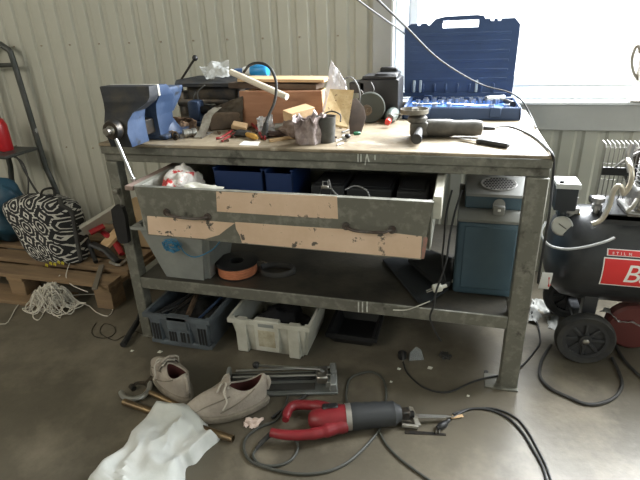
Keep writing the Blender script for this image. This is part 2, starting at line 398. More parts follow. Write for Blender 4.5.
# ------------------------------------------------------------------ clutter on the bench, left to right
def zt(px, py, z=H): return at(px, py, z=z)
# stand with dark plate
c = at(209, 115, z=H); c = V((.30, .52, H))
st = thing('tool_stand', 'dark greasy machine with a flat top plate and a lever, behind the vise', 'machine', c)
ty = .50
g = G(); a = at(177, 83, y=ty); b = at(243, 84, y=ty); z = a.z
g.slab([V((a.x, ty, z)), V((a.x+.03, ty-.07, z-.01)), V((b.x+.02, ty-.07, z-.01)), V((b.x+.02, ty+.1, z+.005)), V((a.x+.06, ty+.1, z+.008))], (0, 0, .014)); g.build('top_plate', jaw_paint, st)
g = G(); g.box(a.x+.05, b.x-.02, ty-.02, ty+.08, H+.03, z, .02, seg=3); g.box(a.x+.0, b.x-.06, ty-.03, ty+.05, H+.06, H+.10, .015, seg=2)
g.lathe([(.035, 0), (.035, .12), (.028, .13)], T(a.x+.03, ty+.01, H, 0, 0, 0)); g.box(a.x+.02, b.x-.02, ty-.04, ty+.1, H, H+.03, .005); g.build('body', dark_steel, st)
g = G(); p = at(181, 80, y=ty+.02); q = at(195, 58, y=ty+.02); g.tube([p-V((0, 0, .10)), p, q], .0055, 8); lv = g.build('lever', dark_steel, st)
g = G(); g.ball(q, .013); g.build('lever_knob', black_pl, lv)
g = G(); g.tube([at(205, 85, y=ty-.08), at(198, 92, y=ty-.08), at(199, 100, y=ty-.08), at(207, 104, y=ty-.07), at(215, 104, y=ty-.06)], .0025, 6, smooth=5); g.tube([at(196, 92, y=ty-.08), at(194, 99, y=ty-.08), at(202, 104, y=ty-.08), at(216, 105, y=ty-.06)], .003, 6, smooth=5); g.build('wire', gcable_mat, st)
# blue motor behind vise
c = V((.235, .34, H)); bm_ = thing('blue_clamp', 'small blue clamp body with a dark spindle behind the big vise', 'clamp', c)
g = G(); g.box(.19, .245, .36, .42, H, H+.105, .012, seg=2); g.box(.17, .27, .34, .44, H, H+.02, .004); g.build('body', blue_paint, bm_)
g = G(); g.cyl((.24, .39, H+.065), (.33, .38, H+.06), .017); g.cyl((.30, .384, H+.06), (.31, .383, H+.06), .026); g.build('spindle', dark_steel, bm_)
# plastic pouch on plate
def sheet(name, label, cat, corners, m_, amp=.012, fr=14, nu=22, nv=22, thick=.0008, seed=0):
    a, b, c_, d = [V(p) for p in corners]; g = G(); nn = (b-a).cross(d-a).normalized()
    def fn(u, v):
        p = (a.lerp(b, u)).lerp(d.lerp(c_, u), v)
        return p+nn*amp*(noise.noise(V((u*fr*.3+seed, v*fr*.3, seed)))+.5*noise.noise(V((u*fr, v*fr, seed+3))))
    g.surf(fn, nu, nv, thick=thick); return tag(g.build(name, m_, ang=80), label, cat)
pz = at(209, 79, y=ty-.05).z+.018
sheet('plastic_pouch', 'clear plastic pouch lying on the dark plate behind the vise', 'pouch', [at(199, 66, y=ty+.08), at(229, 60, y=ty+.08), at(229, 77, y=ty-.02), at(206, 79, y=ty-.02)], film2, .02, 10)
# blue tool and bright blue cap at the back
g = G(); p = at(232, 79, y=.68); g.box(p.x, p.x+.10, .66, .74, p.z-.12, p.z+.045, .012, seg=3); g.box(p.x+.012, p.x+.085, .652, .662, p.z+.005, p.z+.035, .003)
bt = tag(g.build('battery_charger', [mat('dull_blue_plastic', (.05, .11, .24), .4)]), 'dull blue box shaped device standing behind the planks', 'device')
g = G(); p = at(252, 71, y=.64); q = at(271, 70, y=.64)
M0 = frame(p, q-p); g.M = M0; g.lathe([(.0, -.005), (.022, -.004), (.024, .01), (.03, .02), (.031, .07), (.026, .078), (0, .08)], T(0, 0, 0, 0, PI/2, 0))
for i in range(10): q_ = 2*PI*i/10; g.box(.02, .07, .03*math.cos(q_)-.002, .03*math.cos(q_)+.002, .03*math.sin(q_)-.002, .03*math.sin(q_)+.002)
capo = tag(g.build('plug_connector', cyan_pl), 'bright blue ribbed plug connector lying behind the planks', 'connector')
g = G(M0); g.cyl((-.04, 0, 0), (-.003, 0, 0), .02, .022); g.M = Matrix.Identity(4); b_ = g.build('connector_body', label_wh, capo)
# planks
yb = .50
def plank(name, label, cat, pa, pb, y, h, dep, m_, z=None):
    a = at(*pa, y=y); b = at(*pb, y=y); g = G(frame(a, b-a)); g.box(0, (b-a).length, 0, dep, -h, 0, .0015)
    return tag(g.build(name, m_), label, cat)
plank('plank', 'long pale plank lying across the wooden box', 'plank', (237, 79), (324, 79.5), .40, .012, .14, wood_lt)
plank('plank', 'dark board lying directly under the long pale plank', 'plank', (228, 83), (316, 84.5), .405, .022, .13, wood_dk)
pb0 = at(240, 91, y=.34); pb1 = at(317, 89, y=.34); wbx = thing('wooden_box', 'reddish brown plywood box standing under the long pale plank', 'box', V(((pb0.x+pb1.x)/2, .4, H)))
g = G(); g.box(pb0.x, pb1.x+.02, .33, .342, H, pb0.z, .001); g.build('front_panel', wood_red, wbx)
g = G(); g.box(pb0.x, pb0.x+.012, .342, .52, H, pb0.z-.004); g.box(pb1.x+.008, pb1.x+.02, .342, .52, H, pb0.z-.002); g.box(pb0.x+.012, pb1.x+.008, .508, .52, H, pb0.z-.01); g.build('side_panel', wood_lt, wbx)
# white tube
a = at(231, 72, y=.36); b = at(287, 97, y=.26)
g = G(); g.cyl(a, b, .0125, n=18); g.mi = 1; g.cyl(a+(a-b).normalized()*.0006, a, .0095, n=14)
tag(g.build('cardboard_tube', [mat('cream_tube', (.70, .63, .50), .6), black_pl]), 'cream coloured tube leaning over the plywood box', 'tube')
# hose loop
g = G(); hy = .25
pts = [at(244, 72, y=.4), at(250, 65, y=.35), at(260, 63, y=.3), at(270, 68, y=.26), at(276, 82, y=.24), at(275, 100, y=.22), at(269, 115, y=.20), at(266, 123, y=.18)]
g.tube(pts, .0055, 10, smooth=6); o = tag(g.build('rubber_hose', black_rub), 'black rubber hose arching over the white tube and plywood box', 'hose')
g = G(); e = pts[-1]; g.cyl(e, e+V((-.002, -.012, -.03)), .009, .013, 12); g.cyl(e+V((-.002, -.012, -.03)), V((e.x, e.y-.02, H)), .013, .017, 12); g.build('nozzle', black_rub, o)
# dark wooden block and bent sheet
a = zt(209, 131); b = zt(247, 128)
g = G(frame(V((a.x+.005, a.y-.005, H)), b-a)); g.box(0, .135, 0, .09, 0, .068, .006); tag(g.build('wood_block', mat('brown_worn_wood', (.14, .095, .06), .75, 0, (.08, .055, .035), 9)), 'dark oily wooden block in front of the plywood box', 'block')
g = G()
pth = spline([at(194, 138, z=H+.002), at(200, 128, y=.16), at(204, 116, y=.2), at(213, 108, y=.24)], 6); wv = V((.032, .012, 0))
g.surf(lambda u, v: pth[int(u*(len(pth)-1)+.5)]+wv*v+V((0, 0, .004*nz((u*5, v*3, 1)))), len(pth)-1, 4, thick=.002)
tag(g.build('metal_strip', mat('shiny_bent_strip', (.45, .42, .36), .35, .6, (.25, .22, .18), 14), ang=70), 'shiny bent metal strip standing left of the dark wooden block', 'strip')
sheet('leather_sheet', 'dark brown stiff leather sheet sloping up behind the dark wooden block', 'sheet', [at(209, 124, y=.30), at(243, 122, y=.32), at(243, 96, y=.33), at(214, 107, y=.31)], mat('dark_leather', (.06, .045, .032), .75, 0, (.10, .08, .055), 9), .012, 8, thick=.003, seed=2)
sheet('leather_scrap', 'stiff tan leather scrap lying between the pipe fittings and the metal strip', 'scrap', [zt(176, 134), zt(197, 133), at(196, 121, y=.27), at(180, 122, y=.27)], mat('tan_leather', (.24, .15, .09), .75), .02, 8, thick=.003, seed=7)
# fittings next to the vise
def ring_fit(name, label, p, r, l, ax, m_):
    M = frame(V(p)+V((0, 0, r)), ax); g = G(M); g.lathe([(r*.72, 0), (r, 0), (r, l*.3), (r*.85, l*.35), (r*.85, l*.65), (r, l*.7), (r, l), (r*.72, l), (r*.72, 0)], T(0, 0, 0, 0, PI/2, 0), 20)
    return tag(g.build(name, m_), label, 'pipe fitting')
ring_fit('pipe_fitting', 'small dark brass pipe fitting just right of the vise base', zt(172, 137), .013, .03, (1, -.6, 0), mat('tarnished_brass', (.16, .10, .05), .4, .8))
ring_fit('pipe_fitting', 'bigger chrome pipe fitting with open mouth, second right of the vise', zt(184, 138), .017, .05, (.8, .7, 0), steel)
ring_fit('pipe_fitting', 'short dark pipe fitting between the vise and the chrome fitting', zt(178, 139), .011, .025, (.2, -1, 0), dark_steel)
sheet('leather_scrap', 'crumpled brown leather scrap right beside the blue clamp body', 'scrap', [zt(170, 128), zt(192, 128), at(192, 118, y=.32), at(172, 117, y=.32)], mat('brown_leather', (.17, .10, .06), .7), .03, 9)
g = G(); g.cyl(at(201, 138, z=H+.004), at(213, 132, z=H+.004), .003, n=8); tag(g.build('steel_pin', steel), 'thin steel pin lying beside the bent metal strip', 'pin')
# pliers
def pliers():
    t = thing('pliers', 'red handled pliers lying open near the front edge', 'pliers', zt(228, 134))
    for k, (p, q, r_) in enumerate((((216, 138.5), (222, 137), (232, 130.5)), ((222, 141), (230, 136), (240, 131)))):
        g = G(); g.tube([at(*p, z=H+.006), at(*q, z=H+.007), at(*r_, z=H+.008)], .0045, 8, smooth=4); g.build('handle', red_paint, t)
    g = G(); g.tube([at(232, 130.5, z=H+.007), at(242, 128, z=H+.006)], [.006, .003], 8); g.tube([at(238, 131, z=H+.007), at(247, 129, z=H+.006)], [.006, .003], 8); g.build('jaw', dark_steel, t)
pliers()
g = G(frame(zt(240, 131)+V((0, 0, .012)), (1, -.1, 0))); g.box(-.03, .03, -.02, .02, 0, .018, .002, M=T(0, 0, 0, .3, .2, .3)); tag(g.build('wood_offcut', wood_lt), 'small pale wooden offcut beside the red pliers', 'offcut')
t = thing('screwdriver', 'yellow handled screwdriver lying among black scraps', 'screwdriver', zt(250, 137))
g = G(); p, q = at(246, 134, z=H+.012), at(257, 138, z=H+.012); g.tube([p, p.lerp(q, .2), p.lerp(q, .8), q], [.007, .01, .011, .006], 10); g.build('handle', mat('amber_plastic', (.45, .25, .05), .4), t)
g = G(); g.tube([p, at(228, 130, z=H+.006)], .003, 6); g.build('blade', steel, t)
g = G()
def blob(c, rx, ry, rz, seed, g, n=14, amp=.35):
    c = V(c)
    def fn(u, v):
        a = 2*PI*u; b = PI*(v-.5); d = V((math.cos(a)*math.cos(b), math.sin(a)*math.cos(b), math.sin(b)))
        k = 1+amp*noise.noise(d*2+V((seed, 0, 0)))
        return V((c.x+d.x*rx*k, c.y+d.y*ry*k, max(c.z+d.z*rz*k, c.z-rz*.98)))
    g.surf(fn, n*2, n, cu_=True)
blob(zt(243, 137)+V((0, 0, .013)), .035, .018, .0133, 2, g); tag(g.build('glove', black_rub), 'black work glove crumpled beside the screwdriver', 'glove')
t = thing('cable_cutter', 'red handled cutter lying behind the screwdriver', 'cutter', zt(262, 134))
g = G(); g.tube([at(252, 124, z=H+.02), at(258, 130, z=H+.008), at(262, 138, z=H+.006)], .005, 8, smooth=4); g.tube([at(262, 126, z=H+.02), at(264, 132, z=H+.008), at(265, 139, z=H+.006)], .0045, 8, smooth=4); g.build('handle', red_paint, t)
sheet('plastic_bag', 'small clear plastic bag propped against the plywood box', 'bag', [zt(258, 134), zt(276, 134), at(272, 116, y=.2), at(257, 117, y=.2)], film2, .02, 9, seed=4)
g = G(); g.slab([zt(239, 145), zt(258, 146), zt(260, 142), zt(244, 141)], (0, 0, .0015)); tag(g.build('plastic_strip', label_wh), 'flat whitish plastic strip at the front edge of the bench', 'strip')
g = G(); M = frame(zt(280, 131)+V((0, 0, .016)), (1, .4, 0)); g.M = M; g.lathe([(.012, 0), (.016, 0), (.016, .04), (.012, .04), (.012, 0)], T(-.02, 0, 0, 0, PI/2, 0), 18); tag(g.build('pipe_coupling', steel), 'shiny steel pipe coupling right of the clear bag', 'coupling')
g = G(); blob(zt(276, 137)+V((0, 0, .012)), .05, .02, .0122, 8, g); tag(g.build('rag', mat('dark_brown_rag', (.05, .03, .025), .8)), 'dark brown rag lying behind the wooden stick', 'rag')
g = G(); a, b = zt(270, 142), zt(303, 137); g.M = frame(a+V((0, 0, .002)), b-a); g.box(0, (b-a).length, -.008, .008, -.002, .008, .001); tag(g.build('wooden_stick', wood_lt), 'flat pale wooden stick lying near the front edge', 'stick')
for i, (px, py, l) in enumerate(((205, 134, 'first'), (268, 129, ''), (290, 134, ''))):
    g = G(); p = zt(px, py); g.tube([p+V((-.02, -.01, .004)), p+V((-.005, .008, .008)), p+V((.012, -.006, .006)), p+V((.024, .006, .004))], .003, 6, smooth=5)
    tag(g.build('wire_scrap', gcable_mat), ['short grey wire scrap right of the chrome fitting', 'short grey wire scrap in front of the black nozzle', 'short grey wire scrap beside the oily rag'][i], 'wire')
# small hardware scattered along the front of the bench
rust = mat('rusty_hardware', (.10, .06, .035), .6, .4, (.04, .03, .025), 30)
bolt_p = None
for i, (px, py) in enumerate(((167, 138), (175, 134), (189, 131), (193, 137), (200, 132), (219, 134), (225, 142), (233, 138), (249, 129), (255, 133), (265, 136), (271, 133), (283, 137), (295, 135), (302, 141), (333, 139), (340, 128), (186, 126), (181, 130))):
    p = zt(px, py); a_ = i*1.7
    if bolt_p is None:
        g = G(); g.tube([(0, 0, .006), (.022, 0, .006)], .0035, 8); g.tube([(-.006, 0, .006), (0, 0, .006)], .0068, 6); bolt_p = g.build('bolt', rust); off = V(bolt_p.location); o = bolt_p
        bolt_p['o'] = 0; del bolt_p['o']
    else: o = bolt_p.copy(); COL.objects.link(o)
    o.location = (p.x, p.y, H); o.rotation_euler = (0, 0, a_)
    tag(o, 'small rusty bolt lying in the clutter along the front of the bench top', 'bolt', 'rusty bolts scattered on the bench')
for i, (px, py, r_, l) in enumerate(((186, 128, 0, 'thin dark rag strip lying behind the tan leather scrap'), (262, 128, 1, 'dark greasy rag piece behind the red handled cutter'), (303, 130, 2, 'dark greasy rag piece right of the wooden stick'))):
    g = G(); blob(zt(px, py)+V((0, 0, .010)), .032, .02, .0102, 20+i, g, 12, .6); tag(g.build('rag', mat('greasy_rag', (.04, .03, .024), .85, 0, (.09, .07, .055), 20)), l, 'rag')
# pale block on rag
a = at(288, 116, y=.16); b = at(296, 124, y=.12)
g = G(T(.748, .20, .962, .12, -.12, .9)); g.box(-.052, .052, -.03, .03, -.018, .02, .001)
tag(g.build('wood_block', wood_lt), 'pale pine block resting on top of the oily rag heap', 'block')
g = G(); blob((.745, .19, H+.035), .075, .065, .036, 3, g, 18); tag(g.build('rag', rag_mat), 'brown crumpled rag heap beneath the pale pine block', 'rag')
# crumpled packaging with the mug
g = G()
def crump(u, v):
    a = 2*PI*u; rr = .042+.02*v; c = V((.815, .09, H))
    k = 1+.35*noise.noise(V((math.cos(a)*2, math.sin(a)*2, v*3)))
    return V((c.x+math.cos(a)*rr*k*(1.1-.3*v), c.y+math.sin(a)*rr*k*.9, H+.001+.088*(1-(1-v)**2)*(1+.3*noise.noise(V((math.cos(a)*3, math.sin(a)*3, 5))))))
g.surf(lambda u, v: crump(u, v) if v < .999 else crump(u, v), 40, 10, cu_=True, thick=.0015)
tag(g.build('foil_wrapping', mat('crumpled_foil', (.22, .17, .16), .4, .2, (.38, .32, .31), 20, bump=.5, bsc=60), ang=80), 'crumpled brownish foil wrapping behind the grey metal cup', 'wrapping')
mc = zt(325, 143); t = V((mc.x, mc.y+.0, H)); mug = thing('metal_cup', 'plain dark grey metal cup near the front edge of the bench', 'cup', t)
g = G(); g.lathe([(.0, .002), (.027, .002), (.030, 0), (.036, .088), (.038, .09), (.0345, .09), (.028, .008), (0, .008)], T(t.x, t.y+.02, H), 30); g.build('body', mat('grey_metal', (.10, .10, .095), .4, .5, (.06, .058, .05), 20), mug)
g = G(); g.tube([(t.x-.02, t.y+.055, H+.088), (t.x+.01, t.y+.06, H+.10), (t.x+.045, t.y+.05, H+.09), (t.x+.05, t.y+.03, H+.07)], .003, 6, smooth=6); g.build('rim_wire', dark_steel, mug)
# pointed clear sheet, chipboard, sanding plate
sheet('plastic_sheet', 'tall pointed translucent plastic sheet standing behind the chipboard', 'sheet', [at(322, 112, y=.34), at(352, 118, y=.34), at(346, 82, y=.36), at(331, 60, y=.36)], mat('milky_film', (.75, .73, .76), .3, alpha=.75, bump=.4, bsc=30), .02, 12, thick=.001)
pts = [at(322, 122, y=.15), at(348, 127, y=.17), at(354, 90, y=.26), at(330, 89, y=.26)]
g = G(); nn = (pts[1]-pts[0]).cross(pts[3]-pts[0]).normalized(); g.slab([pts[0], pts[1], pts[2], pts[3]], -nn*.012 if nn.y < 0 else nn*.012)
tag(g.build('chipboard_piece', osb_mat), 'square chipboard offcut leaning behind the metal cup', 'board')
pts = [at(350, 134, z=H+.002), at(360, 133, z=H+.002), at(365, 118, y=.30), at(363, 108, y=.33), at(355, 98, y=.36), at(347, 104, y=.33)]
g = G(); g.slab(pts, (.004, .006, 0)); tag(g.build('metal_plate', mat('brown_plate', (.022, .016, .012), .9, 0, (.04, .028, .02), 10, spec=.15)), 'dark brown angular plate leaning behind the chipboard', 'plate')
g = G(); g.tube([at(340, 82, y=.42), at(350, 77, y=.42), at(357, 84, y=.42), at(360, 95, y=.42), at(358, 110, y=.42)], .003, 8, smooth=6); tag(g.build('wire_loop', gcable_mat), 'thin grey wire arching behind the chipboard', 'wire')
# small things right of cup
g = G(); a, b = at(342, 132, z=H+.005), at(358, 127, z=H+.005); g.tube([a, b], [.003, .004], 6); tag(g.build('file', dark_steel), 'short dark metal file right of the metal cup', 'file')
g = G(); a, b = at(344, 137, z=H+.006), at(352, 129, z=H+.006); g.M = frame(a, b-a); g.box(0, .03, -.01, .01, -.006, .004, .002); o = tag(g.build('lighter', label_wh), 'small white and black lighter lying right of the cup', 'lighter')
g = G(); a, b = at(345, 136, z=H+.008), at(350, 136, z=H+.008); g.ball(a.lerp(b, .5), .012, 1, 1, .66); tag(g.build('tape_roll', black_pl), 'small round black cap beside the lighter', 'cap')
g = G(); g.M = frame(at(357, 133.5, z=H+.005), (1, .5, 0)); g.box(-.014, .014, -.007, .007, -.005, .006, .003); tag(g.build('bottle_cap', green_pl), 'small green plastic piece right of the lighter', 'cap')
g = G(); g.tube([at(336, 141, z=H+.003), at(343, 139, z=H+.004), at(347, 141, z=H+.003)], .0022, 6, smooth=4); g.tube([at(337, 145, z=H+.003), at(343, 143, z=H+.004)], .003, 6); tag(g.build('staple', steel), 'small silver bent wire beside the metal cup', 'wire')
# bench grinder
c = V((.99, .62, H)); gr = thing('bench_grinder', 'black double ended bench grinder at the back of the bench', 'grinder', c)
a = at(359, 90, y=.6); b = at(391, 84, y=.6)
g = G(); g.box(.90, 1.07, .56, .74, H, H+.165, .008, seg=2); g.box(.915, 1.06, .565, .70, H+.165, H+.178, .003); g.build('housing', black_pl, gr)
g = G()
g.box(.965, 1.06, .57, .72, H+.172, H+.186, .006); g.box(.975, 1.05, .66, .70, H+.18, H+.205, .006)
g.box(.86, .925, .56, .66, H+.11, H+.155, .004, M=T(0, 0, 0)); g.build('top_guard', black_pl, gr)
g = G(); pc = at(369, 112, y=.47); g.lathe([(0, 0), (.058, 0), (.062, .004), (.062, .02), (.058, .024), (0, .024)], T(pc.x, .49, H+.063, PI/2, 0, .25), 30); g.build('grinding_wheel', mat('grinding_stone', (.05, .055, .045), .85), gr)
g = G(); g.lathe([(0, 0), (.008, 0), (.01, .006), (.022, .008), (.023, .014), (.026, .016)][::-1], T(pc.x-.006, .455, H+.055, -PI/2, 0, .25)); g.cyl((pc.x, .46, H+.06), (pc.x, .58, H+.06), .012); g.build('arbor_nut', mat('greasy_brass_nut', (.14, .11, .08), .4, .6), gr)
g = G(); g.tube([at(361, 90, y=.5), at(368, 98, y=.48), at(374, 90, y=.48), at(371, 82, y=.5)], .002, 6, smooth=6); g.build('wire', gcable_mat, gr)
# spray bottle
a, b = at(388, 121, z=H+.028), at(402, 104, z=H+.03)
a2 = at(388.5, 122.5, z=H+.02)
bo = thing('spray_bottle', 'dark green bottle with a red cap lying beside the grinder', 'bottle', zt(395, 118))
g = G(frame(at(390, 118, z=H+.026), at(400, 101, z=H+.03)-at(390, 118, z=H+.026))); g.lathe([(.0, 0), (.014, 0), (.016, .012), (.026, .035), (.027, .12), (.024, .13), (0, .13)], T(0, 0, 0, 0, PI/2, 0)); g.build('body', mat('grey_green_bottle', (.06, .085, .075), .4, 0, (.12, .13, .12), 14), bo)
g = G(frame(at(387.5, 122.5, z=H+.022), at(390, 118, z=H+.026)-at(387.5, 122.5, z=H+.022))); g.lathe([(0, 0), (.011, 0), (.012, .004), (.012, .026), (0, .026)], T(0, 0, 0, 0, PI/2, 0)); g.build('cap', mat('bright_red_cap', (.65, .05, .04), .4), bo)

# ------------------------------------------------------------------ angle grinder
ag = thing('angle_grinder', 'grey and black angle grinder without a disc lying near the front edge', 'angle grinder', zt(440, 138))
hp = at(420, 128, z=H+.032); tp_ = at(484, 128, z=H+.032); AM = frame(hp, tp_-hp)
ln = (tp_-hp).length
body_m = mat('worn_grey_tool_body', (.055, .05, .043), .42, 0, (.10, .092, .08), 12)
g = G(AM); g.lathe([(0, .015), (.028, .015), (.031, .03), (.031, .10), (.027, .12), (.028, ln-.03), (.024, ln-.008), (.0, ln)], T(0, 0, 0, 0, PI/2, 0), 24); g.build('motor_body', body_m, ag)
g = G(AM); g.box(-.035, .03, -.03, .03, -.028, .026, .012, seg=3); g.lathe([(.028, 0), (.034, .004), (.034, .018), (.02, .03)], T(-.01, 0, .02), 22); g.build('gear_head', mat('dirty_casting', (.14, .13, .115), .5, .5, (.08, .075, .065), 20), ag)
g = G(AM); g.lathe([(.018, .0), (.020, .001), (.049, .004), (.05, .005), (.05, .02), (.047, .02), (.047, .008), (.018, .004)], T(-.022, .006, .047), 32); g.build('disc_guard', mat('scraped_guard', (.30, .28, .24), .35, .8, (.2, .18, .15), 20), ag)
g = G(AM); g.tube([(-.06, .02, .045), (-.10, .03, .045), (-.115, .035, .045)], [.006, .004, .003], 8, flat=.4); g.lathe([(0, 0), (.012, 0), (.012, .02), (0, .02)], T(-.02, .0, .05)); g.build('spindle', steel, ag)
g = G(); p = hp; q = at(416.5, 139, z=H+.024); dd = (q-p).normalized(); g.tube([p, p.lerp(q, .4), q], [.012, .014, .016], 14); g.tube([q, q+dd*.004], [.0185, .017], 14)
g.build('side_handle', black_rub, ag)
g = G(); e = AM @ V((ln-.003, 0, 0)); g.tube([e, e+V((.04, 0, -.002))], [.008, .005], 10)
cp = [e+V((.03, 0, 0)), at(505, 126, z=H+.018), at(520, 130, z=H+.006), at(534, 137, z=H+.005), at(546, 147, z=H+.005), at(553, 156, z=H+.0), at(553, 175, x=L_+.012), at(549, 215, x=L_+.012), at(543, 250, x=L_+.02), at(538, 283, x=L_+.03)]
g.tube(cp, .0042, 8, smooth=6); g.build('power_cable', cable_mat, ag)
# knife
kn = thing('knife', 'short knife with a black handle lying in front of the angle grinder', 'knife', zt(495, 143))
g = G(frame(at(480, 141, z=H+.009), at(513, 146.5, z=H+.009)-at(480, 141, z=H+.009))); g.box(0, .105, -.011, .011, -.008, .008, .006, seg=3); g.box(-.008, .012, -.014, .014, -.008, .008, .003); g.build('handle', black_pl, kn)
g = G(frame(at(480, 141, z=H+.009), at(450, 137, z=H+.006)-at(480, 141, z=H+.009))); g.prism([(0, -.009), (.06, -.009), (.09, .002), (.06, .009), (0, .009)], -.001, .001); g.build('blade', steel, kn)

# ------------------------------------------------------------------ socket case
cs = thing('socket_case', 'large open blue plastic socket case standing on the right end of the bench', 'tool case', (1.32, .72, H))
CX0, CX1, CY0, CY1 = 1.085, 1.56, .57, .90
g = G(); g.box(CX0, CX1, CY0, CY1, H, H+.008, .004)
g.box(CX0, CX1, CY0, CY0+.014, H, H+.052, .005); g.box(CX0, CX1, CY1-.014, CY1, H, H+.05, .005); g.box(CX0, CX0+.014, CY0, CY1, H, H+.052, .005); g.box(CX1-.014, CX1, CY0, CY1, H, H+.052, .005)
for x in (1.18, 1.46): g.box(x-.022, x+.022, CY0-.008, CY0+.002, H+.012, H+.052, .003)
g.build('case_base', case_blue, cs)
g = G(); g.box(CX0+.013, CX1-.013, CY0+.013, CY1-.013, H+.008, H+.034, .002)
for i in range(7): x = CX0+.03+i*.062; g.box(x, x+.045, CY0+.03+.02*(i % 2), CY0+.10, H+.034, H+.041, .002)
g.build('inner_tray', case_in, cs)
# lid: outline with handle gap and notches, standing at the back
LM = T(0, CY1-.005, H+.05, math.radians(84), 0, 0); w0, w1, hh = 1.045, 1.545, .335
g = G(LM)
def lidbox(x0, x1, z0, z1, d0=0, d1=.045, bev=.006): g.box(x0, x1, z0, z1, -d1, -d0, bev, seg=2)
g.prism([(w0+.012, 0), (w1-.012, 0), (w1, .012), (w1+.004, hh-.03), (w1-.02, hh-.003), (w1-.075, hh-.003), (w1-.078, hh-.012), (w1-.09, hh-.012), (w1-.093, hh-.003), (w1-.105, hh-.003), (w1-.108, hh-.012), (w1-.12, hh-.012), (w1-.125, hh-.002), (w1-.17, hh-.002), (w1-.171, hh-.035), (w0+.172, hh-.035), (w0+.168, hh-.006), (w0+.12, hh-.014), (w0+.115, hh-.02), (w0+.105, hh-.02), (w0+.10, hh-.012), (w0+.075, hh-.012), (w0+.07, hh-.02), (w0+.06, hh-.02), (w0+.055, hh-.012), (w0+.03, hh-.012), (w0, hh-.03)], -.05, -.006)
g.prism([(w0+.12, hh-.012), (w0+.172, hh-.012), (w0+.172, hh-.001), (w1-.171, hh-.001), (w1-.171, hh-.012), (w1-.14, hh-.012), (w1-.15, hh+.010), (w1-.18, hh+.016), (w0+.18, hh+.014), (w0+.14, hh+.006)], -.045, -.012)
hd = g.build('case_lid', case_blue, cs)
g = G(LM)
for z in (.07, .11, .15, .19, .23, .265): g.box(w0+.03, w1-.03, z, z+.014, -.007, -.0052, .0015)
for k in range(8): g.box(w0+.04+k*.053, w0+.05+k*.053, .02, .06, -.007, -.0, .002)
g.box(w0+.002, w1-.002, 0, .02, -.008, -.002, .002)
g.build('lid_ribs', case_blue, hd)
wl = mat('pale_blue_clip', (.34, .40, .44), .5)
for x in (w0+.05, w0+.08, w0+.335): g = G(LM); g.box(x, x+.012, .02, .075, -.008, .001, .002); g.build('bit_holder', wl, hd)
for x in (1.17, 1.46): g = G(); g.box(x-.02, x+.02, CY1-.02, CY1+.004, H+.038, H+.058, .003); g.build('hinge', case_blue, cs)
# sockets, extensions and ratchet in the tray, each its own thing
k = 0
Rr = random.Random(3)
spots = [(.03+i*.034, .19+.02*(i % 3), .011+.003*(i % 2)) for i in range(11)]+[(.06+i*.04, .265, .009) for i in range(8)]+[(.05, .06, .013), (.11, .05, .012), (.17, .06, .011), (.34, .055, .012), (.40, .06, .013)]
proto = None; sock = {}
for (dx, dy, r_) in spots:
    p = V((CX0+.02+dx, CY0+dy, H+.034))
    key = round(r_, 3)
    if key not in sock:
        g = G(Matrix.Translation(p)); g.lathe([(0, .0), (r_, .0), (r_, .022), (r_*.7, .022), (r_*.65, .010), (0, .010)], n=12); o = g.build('socket', chrome); sock[key] = o
    else: o = sock[key].copy(); COL.objects.link(o); o.location = (p.x, p.y, p.z)
    tag(o, 'small chrome socket seated upright in the blue tray of the open case', 'socket', 'chrome sockets in the open case')
g = G(); p = V((CX0+.345, CY0+.23, H+.05)); g.cyl(p, p+V((.075, .03, 0)), .017); g.cyl(p+V((.02, .008, 0)), p+V((.075, .03, 0)), .0175); tag(g.build('large_socket', chrome), 'largest shiny socket lying at the right rear of the open case', 'socket')
t = thing('ratchet', 'chrome ratchet lying at the right side of the open case', 'ratchet', (CX1-.05, CY0+.18, H+.04))
a, b = V((CX1-.075, CY1-.05, H+.05)), V((CX1-.028, CY0+.09, H+.05))
g = G(); g.lathe([(0, -.008), (.02, -.008), (.02, .008), (0, .008)], Matrix.Translation(a)); g.tube([a, a.lerp(b, .5)], [.008, .007], 8); g.build('head', chrome, t)
g = G(); g.tube([a.lerp(b, .5), b], [.011, .013], 10); g.build('grip', black_pl, t)
for i, (x0, y0, x1, y1, r_) in enumerate(((.03, .135, .15, .15, .006), (.18, .135, .29, .13, .006), (.25, .1, .36, .11, .005))):
    g = G(); a = V((CX0+x0, CY0+y0, H+.042)); b = V((CX0+x1, CY0+y1, H+.042)); g.tube([a, a.lerp(b, .15), a.lerp(b, .16), b], [r_*1.4, r_*1.4, r_*.8, r_*.8], 8)
    tag(g.build('extension_bar', chrome), ['chrome extension bar lying in the left half of the case', 'chrome extension bar lying in the middle of the case', 'chrome bar nearest the front edge of the case'][i], 'extension bar')

# ------------------------------------------------------------------ cables hanging from above
g = G(); g.tube([at(346, -30, y=-.3), at(378, 0, y=.0), at(405, 26, y=.2), at(440, 60, y=.45), at(480, 84, y=.62), at(508, 92, y=.62), at(522, 101, y=.62), at(531, 116, y=.58), at(536, 128, z=H+.006)], .0034, 8, smooth=8)
tag(g.build('hanging_cable', mat('pale_grey_cable', (.045, .045, .042), .7)), 'grey cable hanging from above and crossing the open blue case', 'cable')
g = G(); g.tube([at(320, -30, y=.2), at(358, 0, y=.4), at(380, 16, y=.6), at(405, 34, y=.93), at(420, 48, y=.98)], .0034, 8, smooth=8)
tag(g.build('hanging_cable', mat('matte_grey_cable', (.045, .045, .042), .7)), 'grey cable hanging from above and running behind the blue case lid', 'cable')

